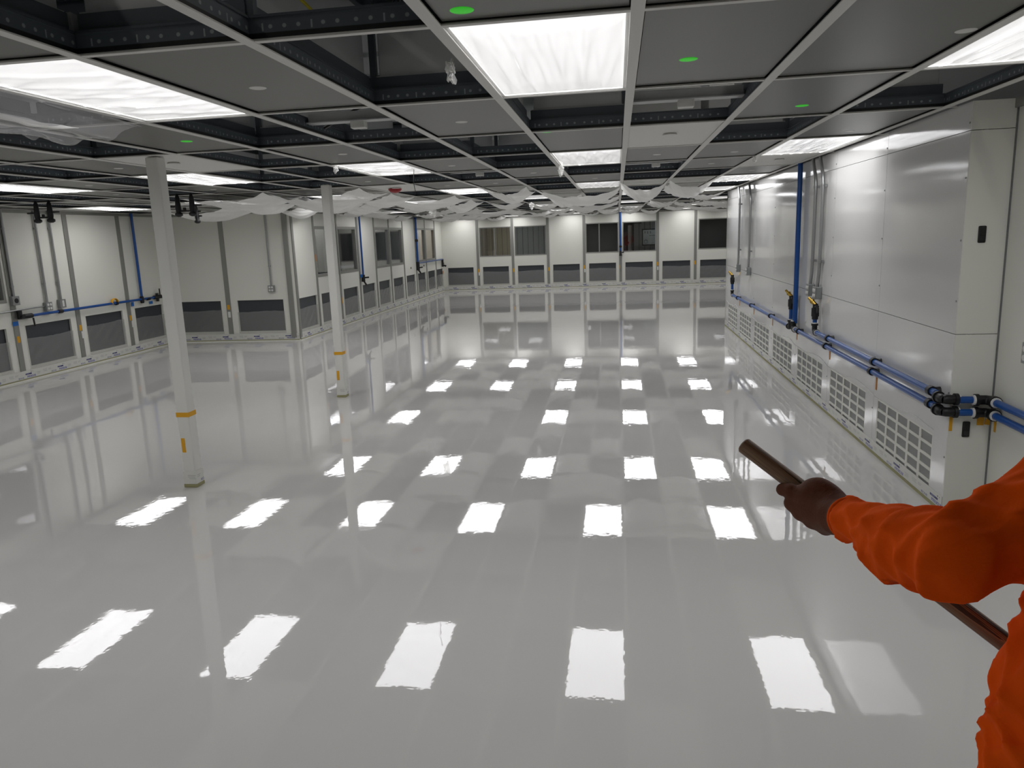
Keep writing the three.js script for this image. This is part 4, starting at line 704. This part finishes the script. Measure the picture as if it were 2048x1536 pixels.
  const bodyF = (x, y, z) => {
    let d = ell(x, y, z, Ch, V3(0.17, 0.25, 0.11)); d = smin(d, ell(x, y, z, Pe, V3(0.165, 0.15, 0.115)), 0.08); d = smin(d, cone(x, y, z, S, S2, 0.055, 0.055), 0.06); d = smin(d, cone(x, y, z, Ne, V3(0.772, 1.54, -1.07), 0.06, 0.052), 0.04);
    for (const [a, b, c, ra, rb, rc] of [[S, E, Wr, 0.046, 0.036, 0.024], [S2, E2, W2, 0.046, 0.038, 0.026]]) d = smin(smin(d, cone(x, y, z, a, b, ra, rb), 0.02), cone(x, y, z, b, c, rb, rc), 0.015);
    for (const [a, b, c] of legs) { d = smin(d, cone(x, y, z, a, b, 0.08, 0.055), 0.03); d = smin(d, cone(x, y, z, b, c, 0.052, 0.035), 0.02); d = smin(d, cone(x, y, z, c, V3(c.x - 0.01, 0.045, c.z - 0.17), 0.035, 0.03), 0.03); }
    return d;
  };
  const headF = (x, y, z) => {
    let d = ell(x, y, z, V3(Hd.x, Hd.y + 0.03, Hd.z + 0.012), V3(0.076, 0.098, 0.094)); d = smin(d, ell(x, y, z, V3(Hd.x, Hd.y - 0.055, Hd.z - 0.028), V3(0.058, 0.062, 0.062)), 0.05);
    d = smin(d, cone(x, y, z, V3(Hd.x, Hd.y + 0.012, Hd.z - 0.086), V3(Hd.x, Hd.y - 0.028, Hd.z - 0.108), 0.009, 0.014), 0.014);                  // nose
    for (const s of [-1, 1]) { d = smin(d, ell(x, y, z, V3(Hd.x + s * 0.077, Hd.y - 0.002, Hd.z + 0.015), V3(0.012, 0.032, 0.02)), 0.008); d = smin(d, ell(x, y, z, V3(Hd.x + s * 0.031, Hd.y + 0.024, Hd.z - 0.083), V3(0.024, 0.008, 0.01)), 0.01); d = Math.max(d, -ell(x, y, z, V3(Hd.x + s * 0.031, Hd.y + 0.005, Hd.z - 0.098), V3(0.016, 0.01, 0.014))); d = smin(d, ell(x, y, z, V3(Hd.x + s * 0.031, Hd.y + 0.005, Hd.z - 0.08), V3(0.0135, 0.0135, 0.0135)), 0.002); }
    d = smin(d, ell(x, y, z, V3(Hd.x, Hd.y - 0.058, Hd.z - 0.086), V3(0.025, 0.007, 0.012)), 0.006); d = smin(d, ell(x, y, z, V3(Hd.x, Hd.y - 0.07, Hd.z - 0.083), V3(0.021, 0.008, 0.012)), 0.005);
    return smin(d, cone(x, y, z, V3(0.772, 1.5, -1.055), V3(0.774, 1.56, -1.07), 0.057, 0.053), 0.03);
  };
  const rightHand = (x, y, z) => {
    const V = U.clone().negate(), out = V3(0.3, 0.25, 1).addScaledVector(U, -V3(0.3, 0.25, 1).dot(U)).normalize(), side = V3().crossVectors(U, out), at = (u, o, s) => G2.clone().addScaledVector(V, u).addScaledVector(out, o).addScaledVector(side, s);
    let d = cone(x, y, z, W2, at(0, 0.01, 0.035), 0.026, 0.032), f = 9;
    for (let k = 0; k < 4; k++) { const o = -0.034 + k * 0.0225, m = at(o, 0.024, 0.022), p = at(o, -0.006, 0.034), q = at(o, -0.032, 0.008), e = at(o, -0.024, -0.02); d = smin(d, cone(x, y, z, at(o * 0.6, 0.015, 0.045), m, 0.02, 0.013), 0.015); f = smin(f, smin(smin(cone(x, y, z, m, p, 0.012, 0.0112), cone(x, y, z, p, q, 0.0112, 0.0105), 0.004), cone(x, y, z, q, e, 0.0105, 0.009), 0.004), 0.002); }
    d = smin(d, smin(cone(x, y, z, at(-0.02, 0.028, 0.03), at(-0.045, 0.03, 0.0), 0.016, 0.0125), cone(x, y, z, at(-0.045, 0.03, 0.0), at(-0.05, 0.012, -0.024), 0.0125, 0.0105), 0.004), 0.008);
    return smin(d, f, 0.006);
  };
  const skin = new THREE.MeshPhysicalMaterial({ color: 0x643a26, roughness: 0.65, specularIntensity: 0.5, bumpMap: greyNoise(256, [[40, 40, 0.4], [90, 90, 0.4]], 21, 9, 9), bumpScale: 0.0006 });
  const hb = (pts, m) => { const b = new THREE.Box3().setFromPoints(pts).expandByScalar(m); return [b.min, b.max]; };
  part('body', mergeGeometries([surfaceNet(bodyF, V3(0.3, -0.01, -1.36), V3(1.12, 1.6, -0.84), 0.0125), surfaceNet(headF, V3(0.66, 1.47, -1.24), V3(0.89, 1.78, -0.95), 0.0045), surfaceNet(hand, ...hb([Wr, ...mcp, ...pip, ...tip, t3], 0.035), 0.0029), surfaceNet(rightHand, ...hb([W2, G2], 0.085), 0.004)]), skin, person);
  const hairF = (x, y, z) => Math.max(ell(x, y, z, V3(Hd.x, Hd.y + 0.036, Hd.z + 0.02), V3(0.083, 0.104, 0.1)) + 0.003 * Math.sin(x * 300) * Math.sin(y * 260) * Math.sin(z * 280), (Hd.y + 0.035 - y) - Math.max(0, (z - Hd.z + 0.01)) * 1.2, -0.062 - (z - Hd.z) - Math.max(0, y - Hd.y - 0.06) * 1.2);
  part('hair', surfaceNet(hairF, V3(0.66, 1.52, -1.24), V3(0.89, 1.79, -0.92), 0.005), std(0x171210, 0.7), person);
  for (const s of [-1, 1]) part('eye', [new THREE.SphereGeometry(0.0118, 16, 12).translate(Hd.x + s * 0.031, Hd.y + 0.005, Hd.z - 0.0835)], std(0xd8d4cc, 0.25), person);
  for (const s of [-1, 1]) part('iris', new THREE.SphereGeometry(0.0055, 12, 8).scale(1, 1, 0.4).translate(Hd.x + s * 0.031, Hd.y + 0.003, Hd.z - 0.0945), std(0x1c120c, 0.2), person);
  // ---- shirt: loose cloth with folds
  const ridge = (a) => Math.pow(0.5 + 0.5 * Math.sin(a), 2.2);
  const upA = E.clone().sub(S).normalize(), foA = Wr.clone().sub(E).normalize();
  const folds = (x, y, z) => {
    const s = (x - S.x) * upA.x + (y - S.y) * upA.y + (z - S.z) * upA.z, f = (x - E.x) * foA.x + (y - E.y) * foA.y + (z - E.z) * foA.z, w = 0.9 * Math.sin(x * 31 + y * 23) + 0.7 * Math.sin(y * 41 - z * 27), near = Math.exp(-Math.pow((Math.hypot(x - E.x, y - E.y, z - E.z)) / 0.16, 2));
    const arm = x < 0.56 ? 1 : Math.max(0, 1 - (x - 0.56) / 0.1);
    return arm * (0.009 * near * ridge(f * 118 + y * 46 + w) + 0.006 * ridge(f * 74 - y * 80 + x * 30 + w * 1.4) + 0.006 * ridge(s * 62 + z * 70 + w)) + (1 - arm * 0.7) * (0.008 * ridge(x * 38 + z * 34 + y * 9 + w * 0.25) + 0.003 * ridge(x * 80 - y * 12 + w * 0.3));
  };
  const TS = 0.955, tor = [[0.84, 0.246, 0.165], [1.05, 0.242, 0.16], [1.15, 0.226, 0.152], [1.25, 0.2, 0.147], [1.34, 0.182, 0.142], [1.42, 0.17, 0.125], [1.5, 0.09, 0.08], [1.56, 0.06, 0.06]];
  const torsoF = (x, y, z) => { x /= TS; y = 1.7757 - (1.7757 - y) / TS; z /= TS; let k = 0; while (k < tor.length - 2 && y > tor[k + 1][0]) k++; const t = Math.max(0, Math.min(1, (y - tor[k][0]) / (tor[k + 1][0] - tor[k][0]))), rx = tor[k][1] + t * (tor[k + 1][1] - tor[k][1]), rz = tor[k][2] + t * (tor[k + 1][2] - tor[k][2]); return Math.max((Math.hypot((x - 0.757) / rx, (z + 1.02) / rz) - 1) * Math.min(rx, rz), 0.86 - y, y - 1.535); };
  const cutL = Cf.clone().addScaledVector(foA, -0.024), foB = W2.clone().sub(E2).normalize();
  const shirtF = (x, y, z) => {
    let a = smin(cone(x, y, z, V3(0.61, 1.415, -1.045), E.clone().add(V3(0.02, 0.0, 0)), 0.07, 0.0475), cone(x, y, z, E, Cf, 0.0475, 0.029), 0.022); a = smin(a, cone(x, y, z, V3(0.432, 1.325, -1.02), V3(0.404, 1.288, -1.14), 0.044, 0.041), 0.03);
    a = Math.max(a, (x - cutL.x) * foA.x + (y - cutL.y) * foA.y + (z - cutL.z) * foA.z);
    let b = smin(cone(x, y, z, V3(0.925, 1.415, -1.03), E2, 0.07, 0.06), cone(x, y, z, E2, W2, 0.058, 0.04), 0.03);
    b = Math.max(b, (x - W2.x) * foB.x + (y - W2.y) * foB.y + (z - W2.z) * foB.z + 0.01);
    let t = smin(torsoF(x, y, z), cone(x, y, z, V3(0.62, 1.425, -1.045), V3(0.9, 1.425, -1.035), 0.068, 0.068), 0.05);
    return smin(smin(t, a, 0.022), b, 0.02) - folds(x, y, z) + 0.004;
  };
  const spots = [[V3(0.475, 1.345, -1.0), 0.009], [V3(0.478, 1.337, -0.995), 0.006], [V3(0.425, 1.30, -0.985), 0.005], [V3(0.40, 1.275, -1.11), 0.02], [V3(0.405, 1.262, -1.085), 0.016]];
  const shirtC = (x, y, z) => { let k = 1; for (const [c, r] of spots) { const q = Math.hypot(x - c.x, y - c.y, z - c.z) / r + 0.35 * Math.sin(x * 700 + y * 500); if (q < 1.2) k = Math.min(k, r > 0.012 ? 0.72 : 0.3); } const n = 0.97 + 0.03 * Math.sin(x * 51 + 2 * Math.sin(y * 37)) * Math.sin(z * 43); return [k * n, k * n, k * n]; };
  const cloth = new THREE.MeshPhysicalMaterial({ color: 0xf25a0b, roughness: 0.95, specularIntensity: 0.25, sheen: 0.12, sheenColor: 0xff7a2c, sheenRoughness: 0.6, vertexColors: true, bumpMap: greyNoise(256, [[64, 64, 0.5], [128, 128, 0.5]], 8, 6, 6), bumpScale: 0.0004 });
  part('shirt', surfaceNet(shirtF, V3(0.29, 0.83, -1.38), V3(1.12, 1.57, -0.77), 0.0068, shirtC), cloth, person);
  const cuffC = Cf.clone().addScaledVector(foA, -0.026); const cuff = new THREE.TorusGeometry(0.031, 0.0058, 10, 40); cuff.applyQuaternion(new THREE.Quaternion().setFromUnitVectors(V3(0, 0, 1), foA)).translate(cuffC.x, cuffC.y, cuffC.z);
  const cm = cloth.clone(); cm.vertexColors = false; part('cuff', cuff, cm, person);
  const trF = (x, y, z) => { let d = ell(x, y, z, V3(0.76, 0.93, -1.02), V3(0.195, 0.16, 0.135)); for (const [a, b, c] of legs) { d = smin(d, cone(x, y, z, a, b, 0.1, 0.075), 0.04); d = smin(d, cone(x, y, z, b, V3(c.x, 0.06, c.z), 0.075, 0.06), 0.03); } return Math.max(d, y - 1.0, 0.055 - y) - 0.004 * ridge(y * 40 + x * 30 + 2 * Math.sin(z * 20)); };
  part('trousers', surfaceNet(trF, V3(0.5, 0.02, -1.22), V3(1.05, 1.04, -0.84), 0.0115), std(0x2c2f36, 0.85), person);
  for (const [, , c] of legs) part('boot', surfaceNet((x, y, z) => Math.max(smin(cone(x, y, z, V3(c.x, 0.13, c.z), V3(c.x, 0.05, c.z + 0.01), 0.055, 0.05), cone(x, y, z, V3(c.x, 0.045, c.z), V3(c.x - 0.01, 0.035, c.z - 0.18), 0.05, 0.043), 0.05), -y, y - 0.16), V3(c.x - 0.09, -0.02, c.z - 0.27), V3(c.x + 0.09, 0.18, c.z + 0.1), 0.008), std(0x1d1a18, 0.6), person);
  // ---- the pole
  const t = thing('wooden_pole', 'worn brown wooden pole held up in the worker\'s left hand', 'pole', [0, 0, 0]);
  const n = tileNoise(512, [[64, 4, 0.5], [24, 6, 0.4], [9, 9, 0.6], [5, 3, 0.5]], 33);
  const wood = dataTexture(512, (i) => { const q = n[i], k = Math.max(0, Math.min(1, 0.5 + q * 0.6)), d = q > 0.55 ? 0.35 : 1; return [clampB((92 + 62 * k) * d), clampB((70 + 50 * k) * d), clampB((52 + 34 * k) * d)]; }, true, 1, 3);
  const pg = new THREE.CylinderGeometry(0.0158, 0.0158, 1, 28, 1, true), len = A.distanceTo(endP), prof = new THREE.LatheGeometry([[0, 0], [0.0158, 0], [0.0158, len - 0.004], [0.0125, len - 0.0005], [0, len]].map(([a, b]) => new THREE.Vector2(a, b)), 32); pg.dispose();
  prof.applyQuaternion(new THREE.Quaternion().setFromUnitVectors(V3(0, 1, 0), U)).translate(endP.x, endP.y, endP.z);
  part('shaft', prof, std(0xffffff, 0.55, { map: wood, bumpMap: greyNoise(256, [[60, 5, 0.5], [20, 20, 0.3]], 3, 1, 4), bumpScale: 0.0006 }), t);
}
shadows(scene);
renderer.render(scene, camera);
